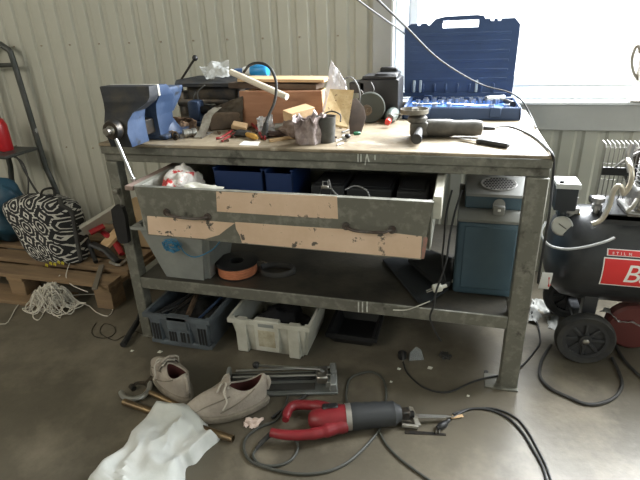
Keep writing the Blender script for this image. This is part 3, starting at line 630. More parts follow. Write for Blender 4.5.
# ------------------------------------------------------------------ trophy on sill
tr = thing('trophy_cup', 'silver trophy cup with curved handles standing on the window sill', 'trophy', (2.085, .97, .9))
silver = mat('tarnished_silver', (.50, .46, .40), .28, .95, (.36, .32, .27), 9)
g = G(); g.lathe([(0, 0), (.055, 0), (.056, .008), (.04, .02), (.018, .035), (.012, .06), (.014, .07), (.03, .085), (.045, .12), (.048, .17), (.046, .20), (.05, .215), (.047, .215), (.043, .2), (.045, .17), (.04, .12), (.0, .09)], T(2.095, .97, .9), 36); g.build('bowl', silver, tr)
for s_ in (-1, 1):
    g = G(); c = V((2.095, .97, .9)); g.tube([c+V((s_*.046, 0, .20)), c+V((s_*.058, 0, .232)), c+V((s_*.07, 0, .215)), c+V((s_*.072, 0, .17)), c+V((s_*.055, 0, .12)), c+V((s_*.032, 0, .09))], .0045, 8, smooth=6, flat=1.6); g.build('handle', silver, tr)

# ------------------------------------------------------------------ things in the drawer
zi = DZ0+.033
def bin_(x0, x1, y0, y1, z0, z1, label):
    g = G(); t_ = .004
    g.box(x0, x1, y0, y1, z0, z0+t_); g.box(x0, x0+t_, y0, y1, z0, z1, .001); g.box(x1-t_, x1, y0, y1, z0, z1, .001); g.box(x0, x1, y1-t_, y1, z0, z1, .001); g.box(x0, x1, y0, y0+t_, z0, z1-.012, .001)
    g.box(x0-.004, x0+.008, y0, y1, z1-.006, z1, .002); g.box(x1-.008, x1+.004, y0, y1, z1-.006, z1, .002)
    return tag(g.build('storage_bin', bin_blue), label, 'storage bin')
bx = [at(q, 185, y=.02).x for q in (215, 263, 266, 293)]
bin_(bx[0], bx[1], .02, .24, zi, .797, 'dark blue open storage bin beside the crumpled bag in the drawer')
bin_(bx[2], bx[3], .015, .24, zi, .797, 'dark blue open storage bin near the middle of the drawer, right of the other bin')
bagm = mat('white_red_bag_film', (.50, .47, .43), .45, 0, (.58, .54, .5), 8, bump=.8, bsc=22, c3=(.42, .03, .03), sc3=16, lo3=.56, hi3=.58)
g = G()
def bagf(u, v):
    a = 2*PI*u; b = PI*(v-.5); d = V((math.cos(a)*math.cos(b), math.sin(a)*math.cos(b), math.sin(b)))
    k = 1+.35*noise.noise(d*1.8+V((9, 0, 0)))+.22*(abs(noise.noise(d*3.5))-.2)
    return V((.375+d.x*.062*k, -.05+d.y*.10*k, max(zi+.001, .735+d.z*.075*k)))
g.surf(bagf, 44, 26, cu_=True); o = tag(g.build('carrier_bag', bagm, ang=70), 'crumpled white carrier bag with red print in the left end of the drawer', 'bag')
g = G(); g.tube([(.335, -.12, .75), (.34, -.08, .795), (.37, -.05, .80), (.405, -.06, .79), (.415, -.10, .76), (.43, -.13, .745)], [.010, .012, .010, .013, .011, .010], 8, smooth=5, flat=.5); g.build('bag_handle', bagm, o)
sheet('paper_wrapper', 'white wrapper with a red corner lying in front of the blue bins', 'wrapper', [(.44, -.185, .772), (.58, -.185, .766), (.58, -.135, .775), (.45, -.13, .785)], white_pl, .012, 9, 16, 8)
for i, b in enumerate(((.83, .95, .04, .22, .74), (.96, 1.12, .04, .24, .735), (1.14, 1.24, .0, .18, .745))):
    g = G(); g.box(b[0], b[1], b[2], b[3], zi, b[4], .004); g.box(b[0]+.01, b[1]-.01, b[2]+.02, b[3]-.02, b[4], b[4]+.004, .002)
    tag(g.build('small_box', [mat('dark_box', (.013, .014, .016), .6)]), ['dark box in the drawer right behind the silver clip', 'dark box in the drawer, middle one of three', 'dark grey box nearest the right end of the drawer'][i], 'box')
cl = thing('wire_clip', 'small silver wire clip standing in the drawer', 'clip', (.91, -.12, zi))
g = G(); a = at(325, 192, y=-.12); g.M = Matrix.Translation(a); g.tube([(-.018, 0, -.01), (.018, 0, -.012), (.022, 0, .012), (-.012, 0, .016)], .002, 6, closed=True); g.tube([(-.008, 0, .014), (-.006, 0, .035), (.01, 0, .035), (.012, 0, .014)], .002, 6); g.build('loop', chrome, cl)
g = G(); g.M = Matrix.Translation(a); g.box(-.012, .012, -.006, .006, .012, .022, .002); g.tube([(0, 0, -.01), (0, .01, zi-a.z+.002)], .003, 6); g.build('jaw', steel, cl)
g = G(); g.tube([at(329, 180, y=-.05), at(331, 188, y=-.08), at(338, 196, y=-.12), at(345, 200, y=-.12)], .003, 8, smooth=5); g.tube([at(345, 190, y=-.08), at(355, 186, y=-.06), at(366, 190, y=-.08), at(370, 198, y=-.1)], .0025, 8, smooth=5)
tag(g.build('loose_wire', gcable_mat), 'loose grey wire coiled in the drawer around the silver clip', 'wire')

# ------------------------------------------------------------------ things on the lower shelf
def tub(name, label, x0, x1, y0, y1, z0, z1, tx, m_, lip=.012, cat='tub'):
    g = G(); n = 1
    def ring(z, e, ins=0): return [(x0-e+ins, y0-e+ins, z), (x1+e-ins, y0-e+ins, z), (x1+e-ins, y1+e-ins, z), (x0-e+ins, y1+e-ins, z)]
    rs = [ring(z0, 0), ring(z1-.012, tx), ring(z1-.012, tx+lip), ring(z1, tx+lip), ring(z1, tx, .003), ring(z0+.006, 0, .004)]
    vs = sum(rs, []); fs = [(3, 2, 1, 0)]
    for k in range(len(rs)-1):
        for i in range(4): fs.append((k*4+i, k*4+(i+1) % 4, k*4+4+(i+1) % 4, k*4+4+i))
    fs.append((20, 21, 22, 23)); g._add(vs, fs)
    bmesh.ops.recalc_face_normals(g.bm, faces=g.bm.faces)
    es = [e for e in g.bm.edges if abs(e.verts[0].co.z-e.verts[1].co.z) > .05]
    bmesh.ops.bevel(g.bm, geom=es, offset=.02, segments=3, affect='EDGES')
    return tag(g.build(name, m_), label, cat)
tb = tub('plastic_tub', 'deep grey plastic tub on the lower shelf under the left end of the drawer', .155, .37, .03, .25, HS+.001, .555, .05, grey_pl)
tg = mat('blue_netting', (.03, .18, .32), .6)
g = G(); c = at(172, 245, y=-.035)
for k in range(60):
    a = k*.9; rr = .010+.022*R.random(); g.tube([c+V((rr*math.cos(a), -.004*R.random(), rr*.6*math.sin(a))), c+V((rr*1.5*math.cos(a+1), .0, rr*math.sin(a+1))), c+V((rr*math.cos(a+2.2)*1.4, -.008, rr*math.sin(a+2.2)))], .0012, 4, smooth=3)
g.tube([c, at(178, 243, y=-.03), at(185, 253, y=-.03), at(196, 257, y=-.02), at(212, 250, y=-.02), at(221, 240, y=-.02)], .0022, 6, smooth=5)
tag(g.build('netting_string', tg), 'tangle of thin blue netting string hanging on the grey tub', 'string')
# copper wire spool
c = V((.462, .125, HS+.002)); sp = thing('wire_spool', 'black spool of copper coloured welding wire on the lower shelf', 'spool', c)
g = G(Matrix.Translation(c)); g.lathe([(.03, .0), (.084, 0), (.084, .004), (.045, .004), (.045, .05), (.089, .05), (.091, .056), (.085, .059), (.03, .057), (.03, 0)], n=40); g.build('reel', black_pl, sp)
g = G(Matrix.Translation(c)); g.lathe([(.045, .006)]+[(.082+.0012*(i % 2), .006+i*.0035) for i in range(13)]+[(.045, .0495), (.045, .006)], n=48); g.build('wire_winding', copper, sp)
g = G(); g.tube([c+V((.06, .03, .052)), c+V((.10, .04, .045)), c+V((.12, .035, .04))], .004, 8); g.build('wire_end', dark_steel, sp)
g = G(); c2 = at(277, 270, z=HS+.01); g.tube([c2+V((.075*math.cos(a*.42), .05*math.sin(a*.42), .004*math.sin(a))) for a in range(15)], .008, 8, closed=True, flat=1.8)
tag(g.build('strap_ring', black_rub), 'black strap ring lying right of the copper wire spool', 'strap')
# slotted plate
pm = mat('dark_blue_grey_plate', (.03, .034, .038), .5, .3)
g = G(); pts = [at(384, 262, z=HS+.008), at(420, 306, z=HS+.012), at(446, 290, z=HS+.03), at(402, 256, z=HS+.012)]
g.slab([at(383, 261, z=HS+.006), at(418, 303, z=HS+.006), at(428, 304, z=HS+.006), at(448, 290, z=HS+.006), at(408, 256, z=HS+.006)], (0, 0, .008)); 
hp_ = tag(g.build('slotted_plate', pm), 'dark slotted metal plate lying on the lower shelf below the right of the drawer', 'plate')
for (px, py) in ((390, 266), (397, 273), (416, 291), (420, 298)):
    g = G(); p = at(px, py, z=HS+.0145); g.box(-.004, .004, -.013, .013, -.0004, .0004, M=T(p.x, p.y, p.z, 0, 0, .5)); g.build('slot', black_pl, hp_)
g = G(); g.slab([at(408, 262, z=HS+.03), at(438, 288, z=HS+.03), at(450, 286, z=HS+.03), at(452, 262, z=HS+.03), at(425, 252, z=HS+.03)], (0, 0, .02))
tag(g.build('black_case', [mat('black_case', (.016, .017, .018), .6)]), 'flat black case lying beside the blue grey appliance on the lower shelf', 'case')
# plug
c = at(437, 288, z=HS+.07); pl = thing('power_plug', 'cream coloured power plug hanging over the dark slotted plate', 'plug', at(437, 290, z=HS+.06))
M = frame(c, (1, .3, .25)); g = G(M); g.box(-.016, .018, -.013, .013, -.013, .013, .004); g.lathe([(0, 0), (.008, 0), (.006, .02), (0, .02)], T(.016, 0, 0, 0, PI/2, 0)); g.build('plug_body', white_pl, pl)
for s_ in (-1, 1): g = G(M); g.cyl((-.016, s_*.006, 0), (-.04, s_*.006, -.004), .0024, n=8); g.build('pin', steel, pl)
g = G(); g.tube([c+V((.03, .01, .005)), at(445, 280, y=.1), at(442, 262, y=.08), at(444, 240, y=.07), at(446, 215, y=.06), at(452, 190, y=.07)], .0035, 8, smooth=6); g.build('cord', cable_mat, pl)
g = G(); g.tube([at(462, 190, y=.08), at(455, 212, y=.06), at(450, 235, y=.04), at(446, 262, y=.0), at(436, 292, y=-.02), at(434, 305, y=-.03), at(430, 318, y=-.03), at(436, 333, y=-.02), at(441, 341, y=.0)], .0036, 8, smooth=6)
tag(g.build('dangling_cord', cable_mat), 'black cord dangling in a bend over the front of the lower shelf', 'cord')
g = G(); g.tube([at(430, 301, z=HS+.018), at(418, 306, z=HS+.006), at(406, 310, y=-.005), at(393, 310, y=-.005)], .0022, 6, smooth=5)
tag(g.build('thin_wire', white_pl), 'thin whitish wire lying over the shelf edge near the slotted plate', 'wire')
g = G(); p = at(455, 281, z=HS+.03); g.M = frame(p, (1, .1, 0)); g.cyl((-.012, 0, 0), (.02, 0, 0), .006); tag(g.build('white_connector', label_wh), 'small white connector lying left of the blue grey appliance', 'connector')
# appliance
AX0, AX1, AY0, AY1, AZ0, AZ1 = 1.345, 1.572, .135, .46, HS+.001, .770
ac = thing('electric_appliance', 'blue grey upright appliance with a round grille in its grey top, on the lower shelf', 'appliance', ((AX0+AX1)/2, .3, AZ0))
ab = mat('slate_blue_housing', (.045, .08, .105), .45, 0, (.055, .095, .12), 5); agm = mat('light_grey_housing', (.20, .20, .185), .5, 0, (.17, .17, .155), 6)
g = G(); g.box(AX0, AX1, AY0, AY1, AZ0, .60, .012, seg=3); g.box(AX0+.025, AX1-.025, AY0-.003, AY0+.01, AZ0+.03, .585, .003); g.build('body', ab, ac)
# sloping control fascia
def side(px0, px1, y0, y1): pass
g = G(); prof = [(AY0+.0, .60), (AY0-.006, .612), (AY0+.01, .637), (AY0+.02, .642), (AY1, .642), (AY1, .60)]
g.prism([(p[0], p[1]) for p in prof], AX0, AX1, M=Matrix(((0, 0, 1, 0), (1, 0, 0, 0), (0, 1, 0, 0), (0, 0, 0, 1)))); g.build('fascia', agm, ac)
g = G(); g.box(AX0+.02, AX1-.008, AY0+.03, AY1, .642, .694, .004); g.build('recess', ab, ac)
g = G(); prof = [(AY0+.015, .692), (AY0+.02, .70), (AY0+.17, .742), (AY1, .744), (AY1, .69)]
g.prism(prof, AX0+.02, AX1, M=Matrix(((0, 0, 1, 0), (1, 0, 0, 0), (0, 1, 0, 0), (0, 0, 0, 1)))); g.build('top_cover', agm, ac)
gm = frame((1.475, AY0+.085, .7188), (1, 0, 0), V((0, -.042, .15)).normalized())
g = G(gm); g.lathe([(0, 0), (.06, 0), (.062, .002), (.06, .003), (.055, .0015), (0, .0015)], n=36, sy=.72); gr_ = g.build('grille', mat('grille_grey', (.28, .27, .25), .5), ac)
g = G(gm)
for i in range(-5, 6):
    for j in range(-3, 4):
        x, y = i*.010+(j % 2)*.005, j*.011
        if (x/.052)**2+(y/.038)**2 < 1: g.box(x-.0035, x+.0035, y-.003, y+.003, .0015, .0024)
g.build('grille_holes', black_pl, gr_)
g = G(); g.lathe([(0, 0), (.02, 0), (.02, .004), (0, .004)], frame((1.478, AY0+.008, .668), (1, 0, 0), (0, -.87, .5))); g.box(1.458, 1.498, AY0-.006, AY0+.03, .632, .668, .004); g.build('latch', agm, ac)
g = G(); g.box(1.474, 1.484, AY0-.009, AY0-.004, .648, .656, .001); g.build('button', label_wh, ac)

# ------------------------------------------------------------------ crates under the shelf
def crate(name, label, x0, x1, y0, y1, h, m_, slots=True, windows=False):
    o = thing(name, label, 'crate', ((x0+x1)/2, (y0+y1)/2, 0)); g = G(); t = .004; e = .02
    def ring(z, q): return [(x0+q, y0+q, z), (x1-q, y0+q, z), (x1-q, y1-q, z), (x0+q, y1-q, z)]
    rs = [ring(0, .03), ring(h-.02, .008), ring(h-.02, 0), ring(h, 0), ring(h, .012), ring(.01, .035)]
    vs = sum(rs, []); fs = [(3, 2, 1, 0)]+[(k*4+i, k*4+(i+1) % 4, k*4+4+(i+1) % 4, k*4+4+i) for k in range(5) for i in range(4)]+[(20, 21, 22, 23)]
    g._add(vs, fs); bmesh.ops.recalc_face_normals(g.bm, faces=g.bm.faces)
    bmesh.ops.bevel(g.bm, geom=[q for q in g.bm.edges if abs(q.verts[0].co.z-q.verts[1].co.z) > .05], offset=.012, segments=2, affect='EDGES')
    g.build('shell', m_, o)
    return o
gc = crate('folding_crate', 'blue grey folding crate full of dark odds and ends under the left of the shelf', .085, .40, -.06, .30, .172, grey_bl)
g = G(); fy = -.048
for a, b in ((.11, .16), (.33, .38), (.19, .30)): g.box(a, b, fy-.006, fy+.02, .03, .155, .004)
g.box(.195, .295, fy-.012, fy+.02, .105, .17, .005); g.box(.1, .39, fy-.004, fy+.03, .02, .04, .003)
g.build('ribs', grey_bl, gc)
g = G()
for x in [.118+i*.0145 for i in range(18)]: g.box(x, x+.006, fy-.003+.018, fy+.021, .008, .026)
g.build('foot_slots', black_pl, gc)
for n_, xs_, zt__ in (('left_vent', (.120, .134, .148), .125), ('right_vent', (.338, .352, .366), .125), ('center_vent', (.198, .211, .224, .252, .265, .284), .092)):
    g = G()
    for x in xs_: g.box(x, x+.008, fy-.0085, fy, .045, zt__)
    g.build('vent_slots', black_pl, gc)
for i, (a, b, r_, m_, l) in enumerate((((.13, -.03, .15), (.28, .26, .17), .012, black_pl, 'thick black bar'), ((.16, -.03, .165), (.33, .22, .16), .006, cable_mat, 'thin black rod'), ((.20, -.03, .16), (.27, .2, .185), .008, dark_steel, 'dark steel rod'), ((.33, -.02, .15), (.38, .25, .18), .006, blue_paint, 'blue painted rod'), ((.28, -.02, .16), (.21, .25, .18), .012, wood_dk, 'dark wooden bar'))):
    g = G(); g.tube([a, b], r_, 8); tag(g.build('rod', m_), l+' lying in the blue grey folding crate', 'rod')
g = G(); blob((.242, .12, .08), .10, .11, .045, 4, g, 16, .5); tag(g.build('rubber_scrap', black_rub), 'black rubber scrap heap filling the blue grey folding crate', 'scrap')
wc = crate('white_crate', 'dirty white plastic crate standing under the middle of the shelf', .455, .812, -.01, .33, .165, white_pl)
g = G(); fy = .003
for a, b in ((.485, .535), (.715, .765)): g.box(a, b, fy-.008, fy+.03, 0.001, .155, .004)
g.box(.57, .68, fy-.012, fy+.02, .02, .17, .005); g.build('ribs', white_pl, wc)
g = G(); g.box(.588, .662, fy-.0135, fy-.011, .045, .125, .001); g.build('label_panel', mat('stained_paper', (.48, .44, .33), .8, 0, (.33, .29, .2), 16), wc)
g = G(); g.box(.59, .66, fy-.014, fy-.01, .14, .158, .002); g.build('grip_slot', grey_pl, wc)
g = G(); blob((.635, .16, .075), .105, .105, .045, 12, g, 16, .5); tag(g.build('dark_cloth', [mat('black_cloth', (.012, .012, .014), .9)]), 'black cloth heap lying inside the white crate', 'cloth')
bt_ = crate('black_tray', 'low black plastic tray on the floor right of the white crate', .84, 1.06, .12, .36, .06, black_pl)

# ------------------------------------------------------------------ left side: rack, pallet, bag
rk_m = mat('dark_green_tube', (.03, .035, .03), .45, 0, (.05, .05, .045), 12, c3=(.3, .3, .28), sc3=12, lo3=.68, hi3=.70)
rk = thing('hand_truck', 'dark tubular metal rack leaning at the wall on the left edge', 'rack', (-1.42, .9, 0))
def post(pts): g = G(); g.tube(pts, .016, 12, smooth=6); return g
ry = .93
pr = [V((-1.19, ry, 0)), V((-1.19, ry, .3)), at(46, 168, y=ry), at(15, 66, y=ry), at(9, 50, y=ry), at(0, 44, y=ry)]
xm = 2*at(0, 44, y=ry).x-.10
mir = [V((xm-p.x, p.y, p.z)) for p in pr[:-1]]
g = G(); g.tube(spline(pr[:3], 4)[:-1]+spline(pr[2:5], 5)+[pr[5]]+[V((xm-pr[5].x, ry, pr[5].z))]+spline(mir[::-1][0:3], 5)+spline(mir[::-1][2:], 4)[1:], .017, 12); g.build('tube_frame', rk_m, rk)
g = G(); a = at(14, 65, y=ry); g.tube([a, V((xm-a.x, ry, a.z))], .013, 10); g.build('cross_bar', rk_m, rk)
sz = at(36, 146, y=ry).z
g = G(); g.box(xm+1.24, -1.225, .66, ry-.02, sz-.018, sz, .004); g.build('shelf', rk_m, rk)
g = G(); a = at(30, 105, y=ry); g.build
g.tube([V((a.x-.06, ry-.0, .0)), V((a.x-.06, ry, .02))], .01, 8); g.build('foot', rk_m, rk)
fc = thing('red_canister', 'red metal canister standing on the shelf of the left rack', 'canister', (-1.42, .82, sz))
b0 = at(7, 148, y=.82); cx = b0.x
g = G(); g.lathe([(0, 0), (.055, 0), (.058, .006), (.058, .15), (.045, .185), (.02, .20), (0, .20)], T(cx-.01, .80, sz), 30); g.build('body', mat('red_enamel', (.36, .012, .016), .35, 0), fc)
g = G(); g.lathe([(.02, .198), (.022, .215), (.012, .23), (0, .232)], T(cx-.01, .80, sz)); g.box(cx-.03, cx+.03, .79, .81, sz+.215, sz+.228, .003); g.build('valve', black_pl, fc)
g = G(); g.tube([at(0, 152, y=.75), at(16, 157, y=.75), at(24, 170, y=.7), at(33, 186, y=.6), at(40, 196, y=.55)], .006, 8, smooth=6); g.tube([at(10, 155, y=.8), at(22, 162, y=.8), at(28, 178, y=.78), at(28, 195, y=.7)], .005, 8, smooth=6)
tag(g.build('black_hose', black_rub), 'black hose hanging from the rack shelf behind the patterned bag', 'hose')
# pallet
PX0, PX1, PY0, PY1, PH = -1.42, -.262, .165, .885, .144
pt = thing('wooden_pallet', 'weathered wooden pallet on the floor left of the workbench', 'pallet', ((PX0+PX1)/2, (PY0+PY1)/2, 0))
for y in (PY0, PY0+.155, PY0+.31, PY0+.465, PY0+.615): g = G(); g.box(PX0, PX1-(.0 if y != PY0+.31 else .02), y, y+.105, PH-.022, PH, .002); g.build('deck_board', pallet_wood, pt)
for x in (PX0, (PX0+PX1)/2-.05, PX1-.10): g = G(); g.box(x, x+.10, PY0, PY1-.01, PH-.042, PH-.022, .002); g.build('stringer_board', pallet_wood, pt)
for x in (PX0, (PX0+PX1)/2-.05, PX1-.10):
    for y in (PY0+.005, PY0+.31, PY0+.615): g = G(); g.box(x, x+.10, y, y+.10, .018 if not (x > -.5 and y < .3) else 0, PH-.042, .003); g.build('block', pallet_wood, pt)
g = G(); g.box(PX0-.4, PX0+.88, PY0-.06, PY0+.09, 0, .022, .002); g.build('bottom_board', pallet_wood, pt)
for y in (PY0+.31, PY0+.615): g = G(); g.box(PX0, PX1, y, y+.1, 0, .018, .002); g.build('bottom_board', pallet_wood, pt)
# patterned bag
def bag_pattern():
    m = bpy.data.materials.new('geometric_print_fabric'); m.use_nodes = True; nt = m.node_tree; N = nt.nodes; L = nt.links; b = N['Principled BSDF']; b.inputs['Roughness'].default_value = .85
    uv = N.new('ShaderNodeUVMap'); sp = N.new('ShaderNodeSeparateXYZ')
    nz_ = N.new('ShaderNodeTexNoise'); nz_.inputs['Scale'].default_value = 30; L.new(uv.outputs[0], nz_.inputs['Vector'])
    def M(op, a, b_=None, c=None):
        n = N.new('ShaderNodeMath'); n.operation = op
        for i, v in enumerate((a, b_, c)):
            if v is None: continue
            if isinstance(v, (int, float)): n.inputs[i].default_value = v
            else: L.new(v, n.inputs[i])
        return n.outputs[0]
    L.new(uv.outputs[0], sp.inputs[0])
    jit = M('MULTIPLY', M('SUBTRACT', nz_.outputs[0], .5), .03)
    U = M('ADD', M('MULTIPLY', sp.outputs[0], 3.5), jit); W = M('ADD', M('MULTIPLY', sp.outputs[1], 3.0), jit)
    x = M('ADD', U, M('MULTIPLY', W, .5)); y = M('SUBTRACT', W, M('MULTIPLY', U, .12))
    fx = M('ABSOLUTE', M('SUBTRACT', M('FRACT', x), .5)); fy = M('ABSOLUTE', M('SUBTRACT', M('FRACT', y), .5))
    # octagon distance: max(|x|,|y|,(|x|+|y|)*.72)
    d = M('MAXIMUM', M('MAXIMUM', fx, fy), M('MULTIPLY', M('ADD', fx, fy), .74))
    def band(v, c, w_): return M('LESS_THAN', M('ABSOLUTE', M('SUBTRACT', v, c)), w_)
    diam = M('ADD', fx, fy)
    s_ = M('MAXIMUM', M('MAXIMUM', band(d, .40, .028), band(d, .23, .024)), M('LESS_THAN', diam, .09))
    s_ = M('MAXIMUM', s_, M('MULTIPLY', band(diam, .86, .05), 1.0))
    cut = M('MULTIPLY', M('GREATER_THAN', d, .43), M('LESS_THAN', M('MINIMUM', fx, fy), .05)); s_ = M('MAXIMUM', s_, cut)
    step = M('GREATER_THAN', M('MINIMUM', M('ABSOLUTE', M('SUBTRACT', fx, .2)), M('ABSOLUTE', M('SUBTRACT', fy, .2))), .02)
    s_ = M('MULTIPLY', s_, M('MAXIMUM', step, M('LESS_THAN', d, .3)))
    mx = N.new('ShaderNodeMix'); mx.data_type = 'RGBA'; L.new(s_, mx.inputs[0]); mx.inputs[6].default_value = (.012, .012, .013, 1); mx.inputs[7].default_value = (.50, .48, .43, 1); L.new(mx.outputs[2], b.inputs['Base Color']); return m
bagm2 = bag_pattern()
BL, BR, TR, TL = V((-.79, .25, PH+.004)), V((-.60, .26, PH+.004)), V((-.73, .42, .42)), V((-1.10, .38, .43))
TM = at(45, 189, y=.45)
pb = thing('patterned_bag', 'black and white bag with a geometric print sitting on the pallet', 'bag', (-.72, .36, PH))
dep = V((.075, .17, 0))
def bagc(u, v, k):
    # u along width, v up, k 0 front 1 back
    p = BL.lerp(BR, u).lerp(TL.lerp(TR, u)+V((0, 0, .05*math.sin(PI*u))), v)
    return p+dep*k
g = G()
nn = (BR-BL).cross(TL-BL).normalized()
if nn.y > 0: nn = -nn
def pil(u, v, sgn, k):
    e = max(0, (1-abs(2*u-1)**6)*(1-abs(2*v-1)**6))**.5
    return bagc(u, v, .5)+dep*(sgn*.5*e)+nn*(-sgn*.02*e)+nn*.008*noise.noise(V((u*4, v*4, sgn)))
def cl_(p): return V((p.x, p.y, max(p.z, PH+.002)))
g.surf(lambda u, v: cl_(pil(u, v, -1, 0)), 24, 24); g.surf(lambda u, v: cl_(pil(u, v, 1, 1)), 24, 24); g.build('bag_body', bagm2, pb, ang=60)
g = G(); tr_ = [pil(.85, 1, -1, 0), pil(.97, .97, -1, 0), pil(1, .85, -1, 0), pil(1, .5, -1, 0), pil(1, .2, -1, 0), pil(1, .03, -1, 0)]
g.tube([cl_(p)+V((.0, 0, .0)) for p in tr_], .012, 8, smooth=5); g.build('side_piping', black_rub, pb)
g = G(); a = at(40, 196, y=.40); b = at(54, 192, y=.46); g.tube([a-V((0, 0, .01)), a+V((.02, .01, .03)), b+V((0, 0, .02)), b-V((0, 0, .02))], .008, 8, smooth=5, flat=.5); g.build('strap', black_rub, pb)
g = G(); 
for i, (px, py) in enumerate(((46, 266), (50, 264), (54, 265), (58, 263), (62, 264))): a = at(px, py, y=.235); g.tube([a, a+V((.004, 0, .012)), a+V((.012, 0, .010)), a+V((.008, 0, -.004))], .0034, 5)
g.build('yellow_print', lamp_yel, pb)
# teal tarp bag at far left
g = G(); blob((-1.27, .52, PH+.18), .21, .16, .181, 6, g, 22, .35); tag(g.build('tarp_bundle', teal_tarp), 'dark teal tarpaulin bundle on the pallet behind the patterned bag', 'tarpaulin')
# rope tangle
g = G(); RR = random.Random(11); pts = []
C0 = at(62, 298, z=.03)
for i in range(520):
    t_ = i*.47+1.3*math.sin(i*.13)
    r_ = .10*(.25+.75*abs(math.sin(i*.291+.5*math.sin(i*.05))))
    cx_ = C0.x+.045*math.sin(i*.11); cy_ = C0.y-.03+.03*math.cos(i*.17)
    x, y = cx_+r_*math.cos(t_)*1.15, cy_+r_*math.sin(t_+.8*math.sin(i*.23))*.75
    lim = .02+.12*math.sqrt(max(0, 1-((x-C0.x)**2+(y-PY0+.05)**2)/.011))
    zz = .004+lim*(.5+.5*math.sin(i*.9+t_))
    if y > PY0-.07: zz = max(zz, .028)
    if y > PY0-.006: y = PY0-.006
    pts.append(V((x, y, zz)))
tail = [(102, 294), (108, 300), (113, 308), (108, 316), (96, 312), (84, 304)]
tail2 = [(50, 306), (42, 316), (38, 320), (33, 317), (36, 309), (48, 310), (60, 318), (58, 306)]
tail3 = [(30, 303), (18, 305), (8, 322), (0, 324), (-14, 326)]
pts = pts+[at(*p, z=.004) for p in tail]+[at(*p, z=.004) for p in tail2]+[at(*p, z=.004) for p in tail3]
g.tube(pts, .0024, 5, smooth=3); tag(g.build('white_rope', rope_mat), 'tangled white cord lying on the floor before the pallet', 'cord')
g = G(); g.tube([at(70, 262, z=PH+.02), at(66, 276, z=PH+.003), at(72, 285, y=PY0-.004), at(88, 292, y=PY0-.006)], .0024, 5, smooth=6); g.tube([at(60, 275, z=PH+.003), at(54, 284, y=PY0-.005), at(64, 292, y=PY0-.006)], .0024, 5, smooth=6); tag(g.build('white_rope', rope_mat), 'end of white cord hanging down from the pallet deck', 'cord')
# red tool, boards and scraps on pallet
rt = thing('red_tool', 'red and black bar clamp lying on the pallet beside the patterned bag', 'clamp', at(110, 245, z=PH))
g = G(); a, b = at(90, 233, z=.27), at(104, 226, z=.29); g.tube([a, b], .022, 10, flat=.7); a2 = at(114, 240, z=.22); g.tube([at(103, 232, z=.25), a2, at(122, 254, z=.18)], [.018, .022, .016], 10, flat=.7); g.build('grip', mat('dull_red_enamel', (.28, .015, .02), .4), rt)
g = G(); g.tube([at(92, 244, z=.22), at(106, 250, z=.20), at(118, 262, z=.16)], .022, 8, flat=.6); g.tube([at(86, 236, z=.24), at(96, 262, z=.16)], .012, 8); g.build('bar', black_pl, rt)
g = G(); g.tube([at(110, 262, z=PH+.015), at(120, 265, z=PH+.012), at(128, 258, z=PH+.014)], .008, 8, smooth=4); g.build('hook', steel, rt)
def board(label, p0, p1, wd, th, m_, name='plank', cat='plank', nrm=(0, 0, 1)):
    g = G(frame(p0, p1-p0, nrm)); g.box(0, (p1-p0).length, 0, wd, -th, 0, .002); return tag(g.build(name, m_), label, cat)
board('whitish board leaning against the wall left of the workbench', at(80, 229, z=.30), at(122, 203, z=.40), .03, .06, mat('greyish_board', (.36, .34, .29), .7), nrm=(-.2, -.6, .8))
board('tan plank leaning between the pallet and the left bench leg', at(104, 250, z=.20), at(138, 214, z=.34), .09, .018, wood_lt, nrm=(-.3, -.5, .8))
g = G(); g.box(-.50, -.27, .60, .80, PH, .37, .003); tag(g.build('cardboard_box', cardboard), 'brown cardboard box on the pallet behind the left bench leg', 'box')
board('short grey slat lying across the front of the pallet deck', at(97, 288, z=PH+.01), at(104, 264, z=PH+.01), .025, .01, mat('grey_slat', (.16, .14, .11), .8))
g = G(); g.box(-.20, -.03, .50, .64, 0, .52, .004); tag(g.build('cardboard_box', [mat('brown_carton', (.22, .14, .08), .8)]), 'tall brown carton standing on the floor behind the left end of the workbench', 'box')
# black sheath on leg
sh = thing('knife_sheath', 'black plastic sheath hanging on the left front bench leg', 'sheath', at(124, 250, y=-.005))
g = G(); pts = [at(114, 208, y=-.002), at(118, 204, y=-.002), at(125, 206, y=-.002), at(128, 216, y=-.002), at(131, 241, y=-.002), at(126, 242, y=-.002), at(121, 240, y=-.002), at(116, 222, y=-.002)]
g.slab(pts, (0, -.02, 0)); g.build('body', black_pl, sh)
g = G(); p = at(117, 190, y=0); g.box(p.x-.012, p.x+.012, -.018, .003, p.z-.012, p.z+.008, .003); g.tube([p+V((0, -.008, 0)), at(121, 200, y=-.008), at(121, 207, y=-.008)], .004, 8); g.build('clamp', steel, sh)

# ------------------------------------------------------------------ compressor
cpx = thing('air_compressor', 'black wheeled air compressor with a red label standing right of the workbench', 'compressor', (2.05, .38, 0))
TC, TR_ = V((0, .40, .405)), .185; TX0, TX1 = 1.69, 2.55
prof = [(0, 0), (.08, .008), (.14, .03), (.175, .07), (TR_, .12), (TR_, TX1-TX0-.12), (.175, TX1-TX0-.07), (.14, TX1-TX0-.03), (.08, TX1-TX0-.008), (0, TX1-TX0)]
g = G(); g.lathe(prof, T(TX0, TC.y, TC.z, 0, PI/2, 0), 48); g.build('tank', tank_mat, cpx)
g = G(); g.box(1.845, 2.45, .30, .52, .575, .60, .004); g.box(1.845, 2.45, .30, .31, .53, .60, .002); g.build('pump_bracket', tank_mat, cpx)
